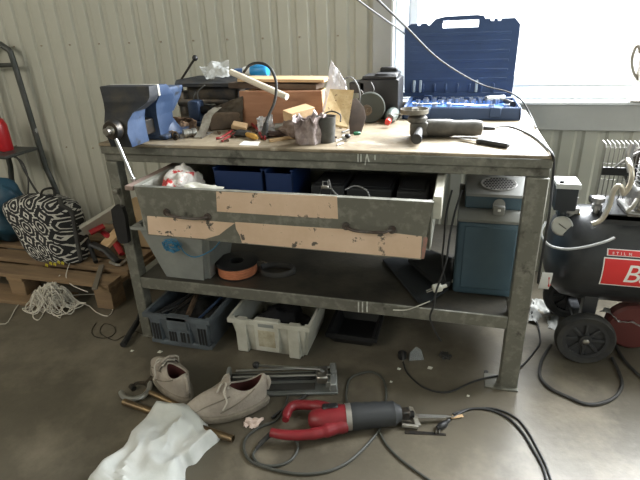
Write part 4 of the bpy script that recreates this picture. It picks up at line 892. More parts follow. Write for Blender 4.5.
# wheels with rim, hub, spokes
def wheel(c, name='wheel'):
    W = T(*c, PI/2, 0, 0); g = G(W); R0 = c[2]
    g.lathe([(R0*.76, -.018), (R0*.93, -.022), (R0*.99, -.014), (R0, 0), (R0*.99, .014), (R0*.93, .022), (R0*.76, .018), (R0*.76, -.018)], n=44); o = g.build('tyre', black_rub, cpx)
    g = G(W); g.lathe([(R0*.64, -.016), (R0*.765, -.017), (R0*.765, .017), (R0*.64, .016), (R0*.64, -.016)], n=44)
    g.lathe([(.0, -.02), (.022, -.02), (.026, .0), (.022, .022), (0, .022)], n=20); g.lathe([(0, -.004), (R0*.66, -.004), (R0*.66, .004), (0, .004)], n=40)
    for k in range(8): a = k*PI/4; g.box(.018, R0*.66, -.006, .006, .0, .013, .002, M=Euler((0, 0, a)).to_matrix().to_4x4())
    g.build('rim', mat('dark_grey_plastic', (.035, .035, .036), .5), o)
    g = G(W); g.lathe([(0, .02), (.011, .021), (.012, .028), (.006, .032), (0, .033)], n=16); g.build('hub_cap', steel, o)
wheel((1.855, .235, .108)); wheel((2.44, .235, .108)); wheel((1.855, .57, .108)); wheel((2.44, .57, .108))
for x in (1.86, 2.44): g = G(); g.box(x-.02, x+.02, .25, .55, .095, .12, .003); g.box(x-.025, x+.025, .27, .31, .11, .275, .003); g.build('axle_bracket', tank_mat, cpx)
# label: follows the tank side
def tanky(z): return TC.y-math.sqrt(max(0, TR_**2-(z-TC.z)**2))
def tlabel(name, x0, x1, z0, z1, m_, off=.0012, par=cpx, cr_=.006, sk=0):
    g = G()
    g.surf(lambda u, v: V((x0+(x1-x0)*u+sk*v, tanky(z0+(z1-z0)*v)-off, z0+(z1-z0)*v)), 8, 24, thick=-.0006); return g.build(name, m_, par)
def onT(px, py):
    y = .2
    for _ in range(12): p = at(px, py, y=y); y = tanky(p.z)
    return p
q0, q1 = onT(600, 283), onT(604, 257)
x_l = min(q0.x, q1.x); zt_, zb_ = onT(604, 258).z, onT(600, 283).z
tlabel('label_border', x_l, x_l+.42, zb_-.004, zt_+.004, label_wh); lb = tlabel('brand_label', x_l+.004, x_l+.416, zb_, zt_, label_red, .0022)
zt2 = onT(605, 253).z; zt3 = onT(606, 257).z
tlabel('label_border', x_l+.008, x_l+.42, zt_+.010, zt_+.033, label_wh); tlabel('top_strip_label', x_l+.012, x_l+.416, zt_+.0125, zt_+.0305, label_red, .0022)
def text_mesh(txt, size, M, m_, parent, name='lettering', ext=.0006, shear=.2, bold=.0):
    cu_ = bpy.data.curves.new('lettering', 'FONT'); cu_.body = txt; cu_.size = size; cu_.extrude = ext; cu_.shear = shear; cu_.offset = bold; cu_.space_character = .95
    tmp = bpy.data.objects.new('tmp', cu_); COL.objects.link(tmp); bpy.context.view_layer.update()
    me = bpy.data.meshes.new_from_object(tmp.evaluated_get(bpy.context.evaluated_depsgraph_get())); bpy.data.objects.remove(tmp)
    b = bmesh.new(); b.from_mesh(me)
    for k in range(1, 40): bmesh.ops.bisect_plane(b, geom=b.verts[:]+b.edges[:]+b.faces[:], plane_co=(0, k*size/40, 0), plane_no=(0, 1, 0))
    b.to_mesh(me); b.free()
    for v in me.vertices: v.co = M(v.co)
    me.materials.clear(); me.materials.append(m_); o = bpy.data.objects.new(name, me); COL.objects.link(o)
    if parent:
        w_ = world_loc(parent)
        for v in me.vertices: v.co -= w_
        o.parent = parent
    return o
bx0 = onT(619, 285); hz = zt_-zb_
def mapT(off): 
    def f(c): z = zb_+.016+c.y; return V((bx0.x+c.x, tanky(z)-.0032-c.z-off, z))
    return f
text_mesh('Ba', hz*.98, mapT(0), label_wh, cpx, bold=.0)
def mapS(c): z = zt_+.0155+c.y; return V((x_l+.025+c.x, tanky(z)-.0032-c.z, z))
text_mesh('II  T  I  L   N', .013, mapS, label_wh, cpx, shear=0)
p0 = onT(538, 288); p1 = onT(553, 273)
tlabel('arrow_label', p0.x, p1.x, p0.z, p1.z, label_wh)
g = G(); a = onT(549, 277); b = onT(548.5, 286); g.tube([a+V((0, -.002, 0)), b+V((0, -.002, 0))], .0022, 5); g.tube([b+V((-.006, -.002, .008)), b+V((0, -.002, -.002)), b+V((.006, -.002, .008))], .002, 5); g.build('arrow', label_red, cpx)
# gauge, switch
gy = .31; gp = at(562, 226, y=gy); tow = (CP-gp).normalized(); tow = V((tow.x*.6, tow.y, tow.z*.7)).normalized()
GM = frame(gp, tow.cross(V((0, 0, 1))), tow)
g = G(GM); g.lathe([(0, -.022), (.034, -.02), (.037, -.015), (.037, .006), (.033, .007), (.033, .002), (0, .002)], n=32); ga = g.build('pressure_gauge', steel, cpx)
g = G(GM); g.lathe([(0, .002), (.0325, .002), (.0325, .003), (0, .003)], n=32); g.build('dial', mat('cream_dial', (.42, .40, .34), .4), ga)
g = G(GM); g.tube([(-.016, .010, .004), (.012, -.008, .004)], .0014, 5); g.build('needle', dark_steel, ga)
g = G(); g.cyl(gp+V((0, .02, -.01)), V((gp.x+.01, .40, .58)), .010); g.cyl((gp.x+.035, .36, .55), (gp.x+.035, .36, .64), .014); g.box(gp.x-.02, gp.x+.06, .345, .375, .575, .60, .004); g.build('manifold', alu, cpx)
sy = .36; s0_, s1_ = at(556, 181, y=sy), at(574, 212, y=sy)
g = G(); g.box(s0_.x+.0, s1_.x-.004, sy-.04, sy+.05, s1_.z+.015, s0_.z-.008, .005, seg=2); g.box(s0_.x+.02, s1_.x-.03, sy-.03, sy+.03, s1_.z-.02, s1_.z+.02, .006); g.build('pressure_switch', mat('graphite_plastic', (.022, .025, .028), .45), cpx)
g = G(); g.box(s0_.x-.004, s1_.x, sy-.044, sy+.054, s0_.z-.012, s0_.z+.004, .003); g.box(s0_.x-.004, s1_.x, sy-.046, sy-.04, s0_.z-.016, s0_.z+.003, .001); g.build('switch_cover', mat('pale_grey_label', (.50, .50, .47), .5), cpx)
g = G(); p = at(562, 182, y=sy-.048); g.box(p.x-.008, p.x+.008, sy-.052, sy-.045, p.z-.005, p.z+.005, .002); g.build('switch_knob', black_pl, cpx)
# valve and brass pipe
vp = at(593, 226, y=.36); 
g = G(); g.lathe([(.012, 0), (.012, .02), (.018, .022), (.018, .04), (.012, .042), (.012, .05), (.022, .052), (.023, .06), (.022, .068), (0, .07)], T(vp.x, .36, .575)); g.build('valve', alu, cpx)
g = G(); g.tube([at(578, 213, y=.35), at(584, 219, y=.35), at(592, 220, y=.36)], .004, 8, smooth=5); g.build('brass_pipe', mat('yellow_pipe', (.42, .33, .14), .4, .6), cpx)
pp = mat('glossy_pipe', (.55, .50, .42), .3, .8)
g = G(); g.tube([at(592, 224, y=.27), at(601, 220, y=.27), at(609, 207, y=.27), at(613, 192, y=.27), at(618, 186, y=.27), at(622, 188, y=.27), at(623, 194, y=.27), at(629, 187, y=.27), at(632, 175, y=.27), at(630, 165, y=.29), at(628, 160, y=.33)], .009, 10, smooth=7); g.build('outlet_pipe', pp, cpx)
# hose on tank
g = G(); g.tube([at(546, 222, y=.25), at(541, 234, y=.22), at(549, 245, y=.21), at(565, 249, y=.21), at(585, 247, y=.21), at(604, 242, y=.22), at(614, 238, y=.25)], .005, 8, smooth=7); g.build('air_tube', mat('greyish_tube', (.35, .35, .34), .4), cpx)
# fan guard
fy_ = .47; F0, F1 = at(606, 144, y=fy_), at(593, 226, y=fy_)
fg = mat('guard_wire', (.24, .23, .21), .4, .5)
g = G(); fx0, fx1, fz0, fz1 = F0.x, F0.x+.26, .60, F0.z
for i in range(18): x = fx0+i*(fx1-fx0)/17; g.tube([(x, fy_, fz0), (x, fy_-.012, fz0+.02), (x, fy_-.012, fz1-.012), (x, fy_, fz1), (x, fy_+.05, fz1+.003)], .0022, 6)
for k in range(4): z = fz0+.02+k*(fz1-fz0-.03)/3; g.tube([(fx0, fy_-.01, z), (fx1, fy_-.01, z)], .0015, 6)
g.build('fan_guard', fg, cpx)
g = G(); g.box(fx0, fx1, fy_-.018, fy_-.004, fz1-.115, fz1-.085, .002); g.build('guard_strap', black_pl, cpx)
g = G(); g.lathe([(0, 0), (.10, 0), (.12, .004), (.12, .03), (.1, .034), (0, .034)], T((fx0+fx1)/2+.09, fy_+.08, (fz0+fz1)/2, PI/2, 0, 0), 36); g.build('flywheel', dark_steel, cpx)
# pump head: crankcase with finned cylinder
hx = at(628, 200, y=.34).x+.085
g = G(); g.box(hx-.075, hx+.12, .29, .42, .60, .70, .02, seg=3); g.lathe([(.055, 0), (.06, .01), (.06, .1), (.05, .11)], T(hx+.02, .355, .69)); g.box(hx-.095, hx+.14, .28, .43, .60, .62, .004)
for k in range(9): z = .70+k*.014; g.lathe([(.05, z), (.088, z), (.09, z+.003), (.088, z+.006), (.05, z+.006)], T(hx+.02, .355, 0), 32)
g.box(hx-.05, hx+.09, .29, .42, .83, .875, .012, seg=2); g.build('pump_head', alu, cpx)
g = G(); g.tube([(hx-.07, .30, .66), (hx-.085, .28, .64), (hx-.10, .275, .62), (hx-.06, .275, .615)], .008, 8, smooth=4)
for k in range(5):
    a = V((hx-.06+.03*k, .286, .63+.012*(k % 2))); g.lathe([(0, -.006), (.008, -.006), (.008, .004), (0, .004)], T(a.x, a.y, a.z, PI/2, 0, 0), 6)
g.build('bolts', steel, cpx)
g = G(); g.tube([at(612, 170, y=.46), at(622, 162, y=.45), at(632, 156, y=.44), at(640, 152, y=.44)], .005, 8, smooth=4); g.build('thin_pipe', alu, cpx); g = G(); g.tube([at(631, 172, y=.35), at(629, 156, y=.36), at(633, 144, y=.37)], .012, 10, smooth=4); g.build('head_pipe', alu, cpx)

# ------------------------------------------------------------------ floor things at the right
z0 = .006
def fcable(name, label, pts, r, m_=cable_mat, cat='cable', closed=False):
    g = G(); g.tube([at(p[0], p[1], z=(p[2] if len(p) > 2 else r+.0005)) for p in pts], r, 8, closed=closed, smooth=7); return tag(g.build(name, m_), label, cat)
fcable('rubber_hose', 'black hose looping on the floor in front of the compressor wheel', [(551, 345), (542, 360), (540, 376), (550, 388), (568, 397), (586, 404), (602, 403), (616, 396), (622, 384), (618, 370), (612, 358)], .0062, black_rub, 'hose')
fcable('rubber_hose', 'black hose running out of the right edge behind the compressor wheel', [(612, 335), (618, 350), (626, 362), (640, 376), (655, 384)], .0062, black_rub, 'hose')
sheet('white_cloth', 'greyish white cloth lying on the floor behind the right bench leg', 'cloth', [at(528, 322, z=.002), at(556, 330, z=.002), at(562, 306, z=.01), at(532, 299, z=.01)], mat('grey_cloth', (.30, .30, .28), .9), .03, 9)
g = G(); c = at(628, 330, z=.09); g.lathe([(0, 0), (.09, 0), (.10, .01), (.10, .05), (.09, .06), (0, .06)], T(c.x+.02, .42, .10, PI/2, 0, 0), 36); tag(g.build('red_drum', [mat('dark_red_drum', (.12, .03, .025), .5)]), 'dark red round drum lying under the compressor tank', 'drum')
g = G(); a = at(603, 318, y=.3)
sheet('silver_sheet', 'crumpled silvery sheet on top of the dark red drum under the tank', 'sheet', [at(600, 312, y=.36), at(640, 326, y=.34), at(640, 320, y=.46), at(606, 308, y=.46)], mat('silver_foil', (.5, .5, .48), .35, .6), .02, 9)
g = G(); g.tube([at(534, 300, z=.01), at(532, 316, z=.01), at(538, 325, z=.01), at(540, 342, z=.004), at(534, 352, z=.004), at(524, 364, z=.004), at(510, 373, z=.0115), at(490, 377, z=.012), at(472, 382, z=.004), at(448, 392, z=.004), at(425, 388, z=.004), at(408, 374, z=.004), at(403, 362, z=.006)], .0035, 8, smooth=7)
tag(g.build('floor_cable', cable_mat), 'thin black cord from the black plug past the right bench leg', 'cord')
pg = thing('black_plug', 'black power plug standing on the floor at the end of the thin cord', 'plug', at(402, 360, z=0))
g = G(Matrix.Translation(at(402, 358, z=.0))); g.lathe([(0, 0), (.015, 0), (.018, .006), (.017, .028), (.008, .034), (0, .034)], n=20); g.build('plug_body', black_pl, pg)
g = G(Matrix.Translation(at(402, 358, z=.0))); g.tube([(.0, 0, .03), (.006, -.02, .03), (.008, -.03, .012)], .006, 8, smooth=4); g.build('strain_relief', black_rub, pg)
g = G(); q = [at(409, 361, z=.001), at(424, 360, z=.001), at(421, 350, z=.001), at(416, 347, z=.03), at(410, 353, z=.02)]
g.slab(q, (0, 0, .002)); tag(g.build('clear_packaging', mat('dull_clear_film', (.40, .42, .42), .3, alpha=.4)), 'small clear plastic packaging beside the black plug on the floor', 'packaging')
g = G(); p = at(445, 357, z=.0)
for k in range(6): a = k*1.05; g.tube([p+V((.004*math.cos(a), .004*math.sin(a), .006)), p+V((.018*math.cos(a), .018*math.sin(a), .012)), p+V((.025*math.cos(a+.3), .025*math.sin(a+.3), .004))], .004, 6, smooth=3)
g.lathe([(0, 0.001), (.016, .001), (.014, .016), (0, .018)], Matrix.Translation(p)); tag(g.build('rosette_knob', black_rub), 'small black star shaped knob on the floor under the shelf', 'knob')
g = G(); p = at(486, 373, z=0); g.lathe([(0, 0), (.008, 0), (.008, .008), (0, .010)], Matrix.Translation(p)); tag(g.build('rubber_nut', black_rub), 'tiny black nut on the floor left of the right bench leg', 'nut')
for i, (px, py) in enumerate(((391, 382), (399, 369), (430, 368), (468, 396), (132, 351), (160, 352))):
    g = G(); p = at(px, py, z=.002); k = .0035+.0015*(i % 3); g._add([p+V((-k*1.6, -k, 0)), p+V((k, -k*1.3, 0)), p+V((k*1.8, k, .001)), p+V((-k, k*1.2, .003)), p+V((0, 0, .005))], [(0, 1, 4), (1, 2, 4), (2, 3, 4), (3, 0, 4), (3, 2, 1, 0)])
    tag(g.build('debris_chip', white_pl), ['small pale chip on the floor below the power cord plug', 'tiny pale chip right next to the black plug', 'tiny pale chip in the middle of the floor before the shelf', 'thin pale chip left of the right bench foot', 'small pale chip below the black bar by the left bench foot', 'tiny pale chip in front of the blue grey crate'][i], 'debris')

# ------------------------------------------------------------------ floor things at the left
g = G(); a, b = at(123, 345, z=.018), at(137, 322, z=.03); g.tube([a, b], [.014, .014], 10); g.tube([b, at(140, 312, z=.05)], .008, 8); tag(g.build('black_tube', black_pl), 'black plastic tube lying against the left bench foot', 'tube')
fcable('thin_wire', 'thin dark wire coiled on the floor left of the bench foot', [(96, 323), (92, 330), (94, 336), (106, 338), (115, 333), (113, 326), (104, 324), (100, 332), (108, 338), (116, 340), (124, 336), (134, 331), (150, 338)], .0016, dark_steel, 'wire')

# ---- shoes
def shoe(label, heel, toe, zlift=0, flip=1, name='sneaker'):
    ax = (toe-heel); ln = .285; x = V((ax.x, ax.y, 0)).normalized()
    M = frame(V((heel.x, heel.y, 0)), x); t = thing(name, label, 'shoe', (heel.x, heel.y, 0), 'pair of worn sneakers') if 0 else thing(name, label, 'shoe', (heel.x, heel.y, 0))
    def out(a, z=0):   # footprint, x along the shoe, y sideways
        c, s = math.cos(a), math.sin(a); xx = ln/2+ln/2*c; k = xx/ln
        wd = .034+.014*math.sin(PI*min(1, max(0, k))**1.0)+.008*max(0, k-.4)
        return xx, s*wd*(1 if abs(c) < .9 else 1)+flip*.006*math.sin(PI*k)
    g = G(M); NS = 40
    rings = []
    for z, e in ((0, -.004), (.004, .004), (.018, .009), (.028, .007), (.031, .002)): rings.append((z, e))
    def sole(u, v):
        a = 2*PI*u; k = v*(len(rings)-1); i = min(len(rings)-2, int(k)); f = k-i; z = rings[i][0]*(1-f)+rings[i+1][0]*f; e = rings[i][1]*(1-f)+rings[i+1][1]*f
        xx, yy = out(a); n_ = V((math.cos(a), math.sin(a), 0)); q = xx/ln
        return V((xx+n_.x*e, yy+n_.y*e, z+.018*max(0, q-.75)**1*1.2+.006*(1-q)))
    g.surf(sole, NS, len(rings)-1, cu_=True); bot = [sole(i/NS, 0) for i in range(NS)]; g._add(bot, [tuple(range(NS))]); g.build('sole', sole_mat, t)
    # upper: rings rise and draw in from the toe towards the ankle opening
    def upper(u, v):
        a = 2*PI*u; c = math.cos(a); xx, yy = out(a); w_ = v
        xf = ln*(1-.02*w_-.50*max(0, (w_-.25)/.75)**1.1); xb = .002-.006*math.sin(PI*w_)
        k = xx/ln; nx = xb+(xf-xb)*k
        wd = 1-.10*v-.30*v**2.2*(.6+.4*k); top = .088+.050*(1-k)**3+.032*k**2
        z = .028+(top-.028)*(math.sin(min(1, v*1.0)*PI/2)**(.75+.35*k))
        return V((nx, yy*wd*(1+.06*math.sin(PI*v)), z+.012*(1-v)*max(0, k-.75)))
    g = G(M); nv = 12; g.surf(upper, NS, nv, cu_=True)
    ctr = V((ln*.27, 0, 0))
    def inn(u, v):
        p = upper(u, 1); c = V((ctr.x, 0, p.z)); q = p.lerp(c, .13+.05*v); q.z = p.z-.002-.06*v; return q
    def roll(u, v):
        p = upper(u, 1); q = inn(u, 0); r = p.lerp(q, v); r.z += .005*math.sin(PI*v); return r
    g.surf(roll, NS, 4, cu_=True); g.build('upper', fabric_lt, t, ang=75)
    g = G(M); g.surf(inn, NS, 4, cu_=True); g._add([inn(i/NS, 1) for i in range(NS)], [tuple(range(NS))]); g.build('lining', liner, t)
    for s_ in (-1, 1):
        g = G(M); q_ = [upper((.5+s_*(.5-.5*f))%1.0 if 0 else (f if s_ > 0 else 1-f), vv) for f, vv in ((.10, .12), (.14, .35), (.17, .55), (.19, .75))]
        g.tube([p+V((0, s_*.001, .001)) for p in q_], .0022, 6, smooth=4); q2 = [upper(f if s_ > 0 else 1-f, vv) for f, vv in ((.22, .15), (.27, .35), (.31, .6), (.33, .85))]
        g.tube([p+V((0, s_*.001, .001)) for p in q2], .0022, 6, smooth=4); g.build('side_seam', sole_mat, t)
    g = G(M); g.tube([upper(k/NS, .03)*1.0 for k in range(NS)], .004, 6, closed=True); g.build('foxing', sole_mat, t)
    # tongue and laces
    g = G(M)
    def tong(u, v): return V((ln*(.70-.26*v), (u-.5)*(.046+.012*v), .078+.074*v-.010*(2*u-1)**2+.004))
    g.surf(tong, 10, 10, thick=.007); g.build('tongue', fabric_lt, t)
    for s_ in (-1, 1):
        g = G(M); g.surf(lambda u, v: V((ln*(.72-.23*v), s_*(.020+.020*u), .083+.038*v-.020*u**1.5+.004)), 5, 8, thick=.004); g.build('eyestay', fabric_lt, t)
    g = G(M)
    for i in range(5):
        k = i/4; x_ = ln*(.70-.19*k); z = .086+.034*k
        g.tube([(x_, -.026, z-.003), (x_-.006, 0, z+.010), (x_-.014, .026, z+.002)], .0042, 6, smooth=4, flat=.6); g.tube([(x_-.014, -.026, z+.002), (x_-.006, 0, z+.011), (x_, .026, z-.003)], .0042, 6, smooth=4, flat=.6)
    g.tube([(ln*.50, 0, .130), (ln*.48, .025, .143), (ln*.52, .045, .125), (ln*.50, .052, .09), (ln*.56, .056, .06)], .003, 6, smooth=5); g.tube([(ln*.50, 0, .130), (ln*.46, -.025, .142), (ln*.50, -.046, .12), (ln*.55, -.05, .09), (ln*.60, -.055, .06)], .003, 6, smooth=5); g.tube([(ln*.5, 0, .13), (ln*.55, .02, .138), (ln*.6, .03, .12), (ln*.55, .01, .128)], .003, 6, smooth=5)
    g.build('laces', mat('grey_laces', (.50, .46, .40), .9), t)
    g = G(M); g.tube([(-.001, 0, .07), (-.010, 0, .10), (-.004, 0, .122), (.012, 0, .118)], .0045, 8, smooth=4, flat=2.0); g.build('heel_tab', fabric_lt, t)
    return t
shoe('worn beige sneaker standing left of the other one, opening towards the viewer', at(190, 406, z=0), at(157, 372, z=0), flip=-1)
shoe('worn beige sneaker seen from the side, right one of the pair', at(268, 404, z=0), at(196, 418, z=0), flip=1)

# ---- hose clamp fitting, brass tubes, bag
g = G(); p = at(137, 392, z=.012)
arc = [at(121, 392, z=.014), at(124, 397, z=.014), at(133, 399, z=.014), at(143, 396, z=.014), at(149, 389, z=.016), at(150, 382, z=.018)]
cc = thing('pipe_clamp', 'chrome ring shaped pipe clamp lying left of the sneakers', 'clamp', at(137, 395, z=0))
g.tube(arc, .0105, 8, smooth=5, flat=.9); g.build('ring', mat('dull_chrome', (.5, .5, .48), .3, .9), cc)
g = G(); g.tube([at(131, 388, z=.012), at(137, 383, z=.014), at(145, 383, z=.014)], [.007, .006, .008], 8, smooth=4); g.tube([at(131, 386, z=.01), at(134, 389, z=.01)], .011, 8); g.tube([at(146, 385, z=.014), at(153, 379, z=.018)], [.012, .017], 10); g.build('clamp_body', dark_steel, cc)
def btube(label, a, b, r, hollow=True):
    A = at(*a, z=r); B = at(*b, z=r); M = frame(A, B-A); l = (B-A).length; g = G(M); g.lathe([(r*.78, 0), (r, 0), (r, l), (r*.78, l), (r*.78, 0)], T(0, 0, 0, 0, PI/2, 0), 20); return tag(g.build('brass_tube', brass), label, 'tube')
btube('long brass tube lying under the white plastic bag', (124, 402), (233, 439), .0125)
btube('thinner brass tube just behind the first, ending at the sneakers', (146, 391), (196, 413), .0105)
g = G()
ol = [(94, 482), (118, 462), (140, 430), (158, 409), (175, 408), (202, 414), (210, 430), (220, 438), (212, 446), (205, 452), (196, 463), (186, 468), (183, 490), (160, 520), (120, 520), (80, 500)]
cen = V((0, 0, 0)); P_ = [at(x, y, z=.004) for x, y in ol]
for p in P_: cen += p/len(P_)
P_ = spline(P_, 4, True); NP = len(P_)
def pbag(u, v):
    p = P_[int(round(u*NP)) % NP]; k = v; q = p.lerp(cen, k)
    r1 = 1-abs(noise.noise(V((q.x*7+q.y*3, q.y*5-q.x*3, 2.0))))*2.2; r2 = 1-abs(noise.noise(V((q.x*16, q.y*14, 7.0))))*2.4; r3 = noise.noise(V((q.x*30, q.y*30, 3.)))
    e = min(1, k*6)
    h = .010+.050*(1-(1-min(1, k*2.2))**2)*(.9-.3*k)
    return V((q.x+.006*r3*e, q.y, .0015+.020*e+e*max(.002, h*(.5+.75*r1)+.009*r2+.002*r3)))
g.surf(pbag, NP, 44, cu_=True)
tag(g.build('plastic_bag', mat('translucent_white_bag', (.80, .81, .78), .35, 0, (.70, .72, .69), 8, bump=.3, bsc=30, alpha=.74), ang=45), 'crumpled translucent white plastic bag lying in front of the sneakers', 'bag')
# paper scrap
sheet('paper_scrap', 'small crumpled pinkish white paper left of the red saw', 'paper', [at(243, 427, z=.003), at(256, 429, z=.003), at(264, 418, z=.012), at(246, 417, z=.012)], mat('pinkish_paper', (.62, .50, .44), .8), .018, 14, 14, 14)

# ---- tile cutter
tc = thing('tile_cutter', 'silver manual tile cutter with twin rails lying behind the sneakers', 'tile cutter', at(286, 385, z=0))
zr = .045; a1, b1 = at(236, 371, z=zr), at(333, 367, z=zr); a2, b2 = at(233, 377.5, z=zr), at(337, 374.5, z=zr)
g = G(); g.tube([a1, b1], .0055, 10); g.tube([a2, b2], .0055, 10); g.build('rails', chrome, tc)
ux = (b2-a2).normalized(); uy = V((-ux.y, ux.x, 0))
o0 = at(338, 395, z=0); ll = .425
M = frame(V((o0.x, o0.y, 0)), ux); g = G(M); g.box(-ll-.005, 0, 0, .13, .001, .012, .002); g.build('base_plate', mat('galvanized_plate', (.26, .27, .26), .4, .6, (.2, .21, .2), 10), tc)
g = G(M); g.box(-ll, -.085, .018, .055, .012, .016, .001); g.box(-ll, -.085, .075, .118, .012, .016, .001); g.build('rubber_pad', black_rub, tc)
g = G(M); g.box(-.028, -.002, .0, .13, .012, .05, .004); g.box(-.045, -.02, .025, .06, .012, .04, .003); g.lathe([(0, 0), (.014, 0), (.014, .006), (0, .008)], T(-.018, .018, .012)); g.build('end_bracket', mat('grey_bracket', (.30, .31, .30), .45, .5), tc)
g = G(M); g.box(-ll-.004, -ll+.010, .06, .13, .012, .046, .004); g.build('end_bracket', mat('grey_bracket_left', (.30, .31, .30), .45, .5), tc)
cg = at(323, 378, z=zr); g = G(frame(V((cg.x, cg.y, 0)), ux)); g.box(-.024, .018, -.018, .05, .03, .062, .004); g.build('carriage', steel, tc)
ha, hb_ = at(319, 369, z=.075), at(258, 365.5, z=.072)
g = G(); g.tube([ha, hb_], .005, 8); g.tube([cg+V((0, .02, .01)), ha], .006, 8); g.build('lever', chrome, tc)
g = G(); g.ball(at(256, 365, z=.072), .0145); g.build('lever_knob', black_pl, tc)

# ---- reciprocating saw lying on its side
sw = thing('reciprocating_saw', 'red and black reciprocating saw lying on the floor', 'saw', at(345, 425, z=0))
sm = mat('worn_red_housing', (.22, .02, .026), .38, 0, (.17, .016, .02), 8)
A = at(322, 421, z=.045); B = at(348, 419, z=.045); sx_ = (B-A).normalized(); SM = frame(V((A.x, A.y, 0)), V((sx_.x, sx_.y, 0)))
def s_at(px, py, z=.04): p = at(px, py, z=z); q = SM.inverted() @ p; return (q.x, q.y)
g = G(); z = .038
up = [(345, 408), (325, 406), (308, 405), (294, 404), (288, 409), (286, 418)]; lo_ = [(330, 430), (316, 434), (300, 437), (284, 437), (272, 434)]
g.tube([at(*p, z=z) for p in ((340, 413), (322, 407), (306, 405), (294, 405.5), (288, 411), (285.5, 420))], [.026, .021, .017, .017, .016, .012], 14, smooth=5)
g.tube([at(*p, z=z) for p in ((345, 424), (330, 429), (318, 433), (303, 435), (286, 435), (271, 432.5))], [.028, .024, .019, .017, .016, .015], 14, smooth=5)
g.build('grip', sm, sw)
Ax = SM.inverted() @ at(308, 421, z=.04); l1 = (at(346, 419, z=.045)-at(308, 421, z=.045)).length
yc = Ax.y
g = G(SM @ T(Ax.x, yc, .044, 0, PI/2, 0)); ra = .044
g.lathe([(0, .0), (.018, .002), (.030, .012), (.039, .035), (ra, .07), (ra, l1), (0, l1)], n=26, sx=.95, sy=1.0); g.build('motor_housing', sm, sw)
g = G(SM); g.box(Ax.x+.05, Ax.x+.105, yc-.0, yc+.028, .078, .089, .005); g.box(Ax.x+.068, Ax.x+.098, yc+.0, yc+.02, .088, .091, .002); g.build('speed_dial', black_pl, sw)
g = G(SM @ T(Ax.x+l1, yc, .045, 0, PI/2, 0)); g.lathe([(.0, 0), (.0455, 0), (.0455, .018), (0, .018)], n=26, sx=.95); g.build('metal_collar', mat('silver_collar', (.42, .40, .37), .4, .7), sw)
g = G(SM @ T(Ax.x+l1+.018, yc, .045, 0, PI/2, 0)); le = (at(401, 419, z=.045)-at(350, 419, z=.045)).length
prof = [(0, 0), (.045, 0)]
for i in range(10): k = i/9; prof += [(.046-.006*k+(.002 if i % 2 else 0), .006+k*(le-.03))]
prof += [(.032, le-.012), (.026, le), (0, le)]
g.lathe(prof, n=26, sx=.95); g.build('front_boot', mat('grey_rubber_boot', (.03, .032, .034), .55), sw)
xe = Ax.x+l1+.018+le
g = G(SM); g.box(xe-.01, xe+.03, yc-.016, yc+.014, .022, .058, .004); g.cyl((xe, yc+.012, .035), (xe+.03, yc+.014, .035), .008); g.cyl((xe-.01, yc, .03), (xe+.045, yc+.0, .035), .012); g.build('blade_clamp', dark_steel, sw)
g = G(); p1, p2, p3, p4 = at(409, 407, z=.05), at(413, 408, z=.05), at(421, 426, z=.01), at(416, 427, z=.01); g.slab([p1, p2, p3, p4], (0, 0, .004)); g.tube([at(408, 416, z=.02), at(418, 424, z=.012)], .007, 8); g.tube([at(402, 425, z=.014), at(418, 427, z=.008)], .008, 8); g.build('foot_shoe', steel, sw)
g = G(); pa, pb_, = at(404, 417, z=.03), at(462, 417, z=.012); g.slab([at(412, 414, z=.03), at(446, 415.5, z=.018), at(455, 417, z=.016), at(446, 418, z=.018), at(412, 418, z=.03)], (0, 0, .0015)); g.build('saw_blade', steel, sw)
g = G(); g.tube([at(272, 433, z=.03), at(262, 442, z=.018), at(256, 449, z=.009)], [.009, .008, .006], 8, smooth=4); g.build('strain_relief', black_rub, sw)
g = G(); g.tube([at(*p, z=q) for p, q in (((258, 447), .008), ((253, 456), .006), ((262, 465), .006), ((280, 465), .006), ((293, 458), .006), ((298, 446), .006), ((293, 438), .03))], .0045, 8, smooth=7); g.build('power_cable', mat('greenish_cable', (.05, .052, .045), .5), sw)
gcb = mat('greenish_grey_cable', (.055, .056, .048), .5)
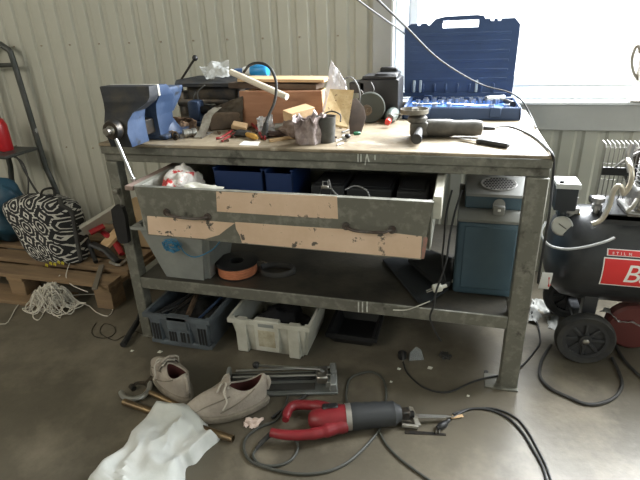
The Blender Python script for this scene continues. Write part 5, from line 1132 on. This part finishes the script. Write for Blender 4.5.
fcable('floor_cable', 'dark grey cable looping left of and before the red saw', [(288, 396), (284, 408), (276, 420), (258, 428), (246, 438), (244, 450), (252, 462), (275, 470), (300, 474), (325, 472), (345, 464), (360, 452), (374, 437), (380, 428)], .0048, gcb)
fcable('floor_cable', 'dark grey cable arching on the floor behind the saw body', [(348, 404), (346, 396), (349, 380), (358, 374), (372, 372), (382, 378), (386, 390), (385, 405)], .0045, gcb)
fcable('floor_cable', 'dark cable running from below the saw to the bottom edge', [(378, 430), (386, 444), (398, 457), (412, 468), (432, 482), (450, 495)], .004, gcb)
fcable('floor_cable', 'black cable arc on the right running to the bottom edge, lower of the two', [(452, 418), (470, 409), (490, 410), (508, 418), (522, 432), (532, 448), (542, 466), (548, 486), (552, 500)], .004, cable_mat)
fcable('floor_cable', 'black cable arc on the right running to the bottom edge, upper of the two', [(453, 414), (472, 408.5), (496, 409), (516, 418), (528, 432), (538, 450), (546, 466), (553, 486), (558, 500)], .0035, cable_mat)
fcable('floor_cable', 'dark flat cable end beside the left end of the red saw', [(272, 418), (282, 410), (292, 404, .012), (300, 399, .01), (306, 395, .008)], .006, black_rub)
tw = thing('cable_plug', 'black cable plug lying beside the saw blade', 'plug', at(443, 426, z=0))
g = G(); g.tube([at(437, 428, z=.010), at(443, 425, z=.012), at(449, 420, z=.010)], [.008, .012, .007], 10, smooth=4); g.build('plug_body', black_pl, tw)
for dx in (0, 3): g = G(); g.tube([at(437+dx, 428, z=.008), at(436+dx, 433, z=.006)], .0025, 6); g.build('pin', steel, tw)
g = G(); a = at(451, 418, z=.004); b = at(463, 416, z=.004); g.M = frame(a, b-a); g.box(0, (b-a).length, -.006, .007, 0, .003, .001); tag(g.build('wood_splinter', wood_lt), 'small pale wood splinter lying at the tip of the saw blade', 'splinter')
g = G(); g.slab([at(405, 430, z=.0), at(446, 434, z=.0), at(446, 436, z=.0), at(405, 434, z=.0)], (0, 0, .002)); tag(g.build('metal_strip', dark_steel), 'thin dark metal strip lying on the floor below the saw blade', 'strip')
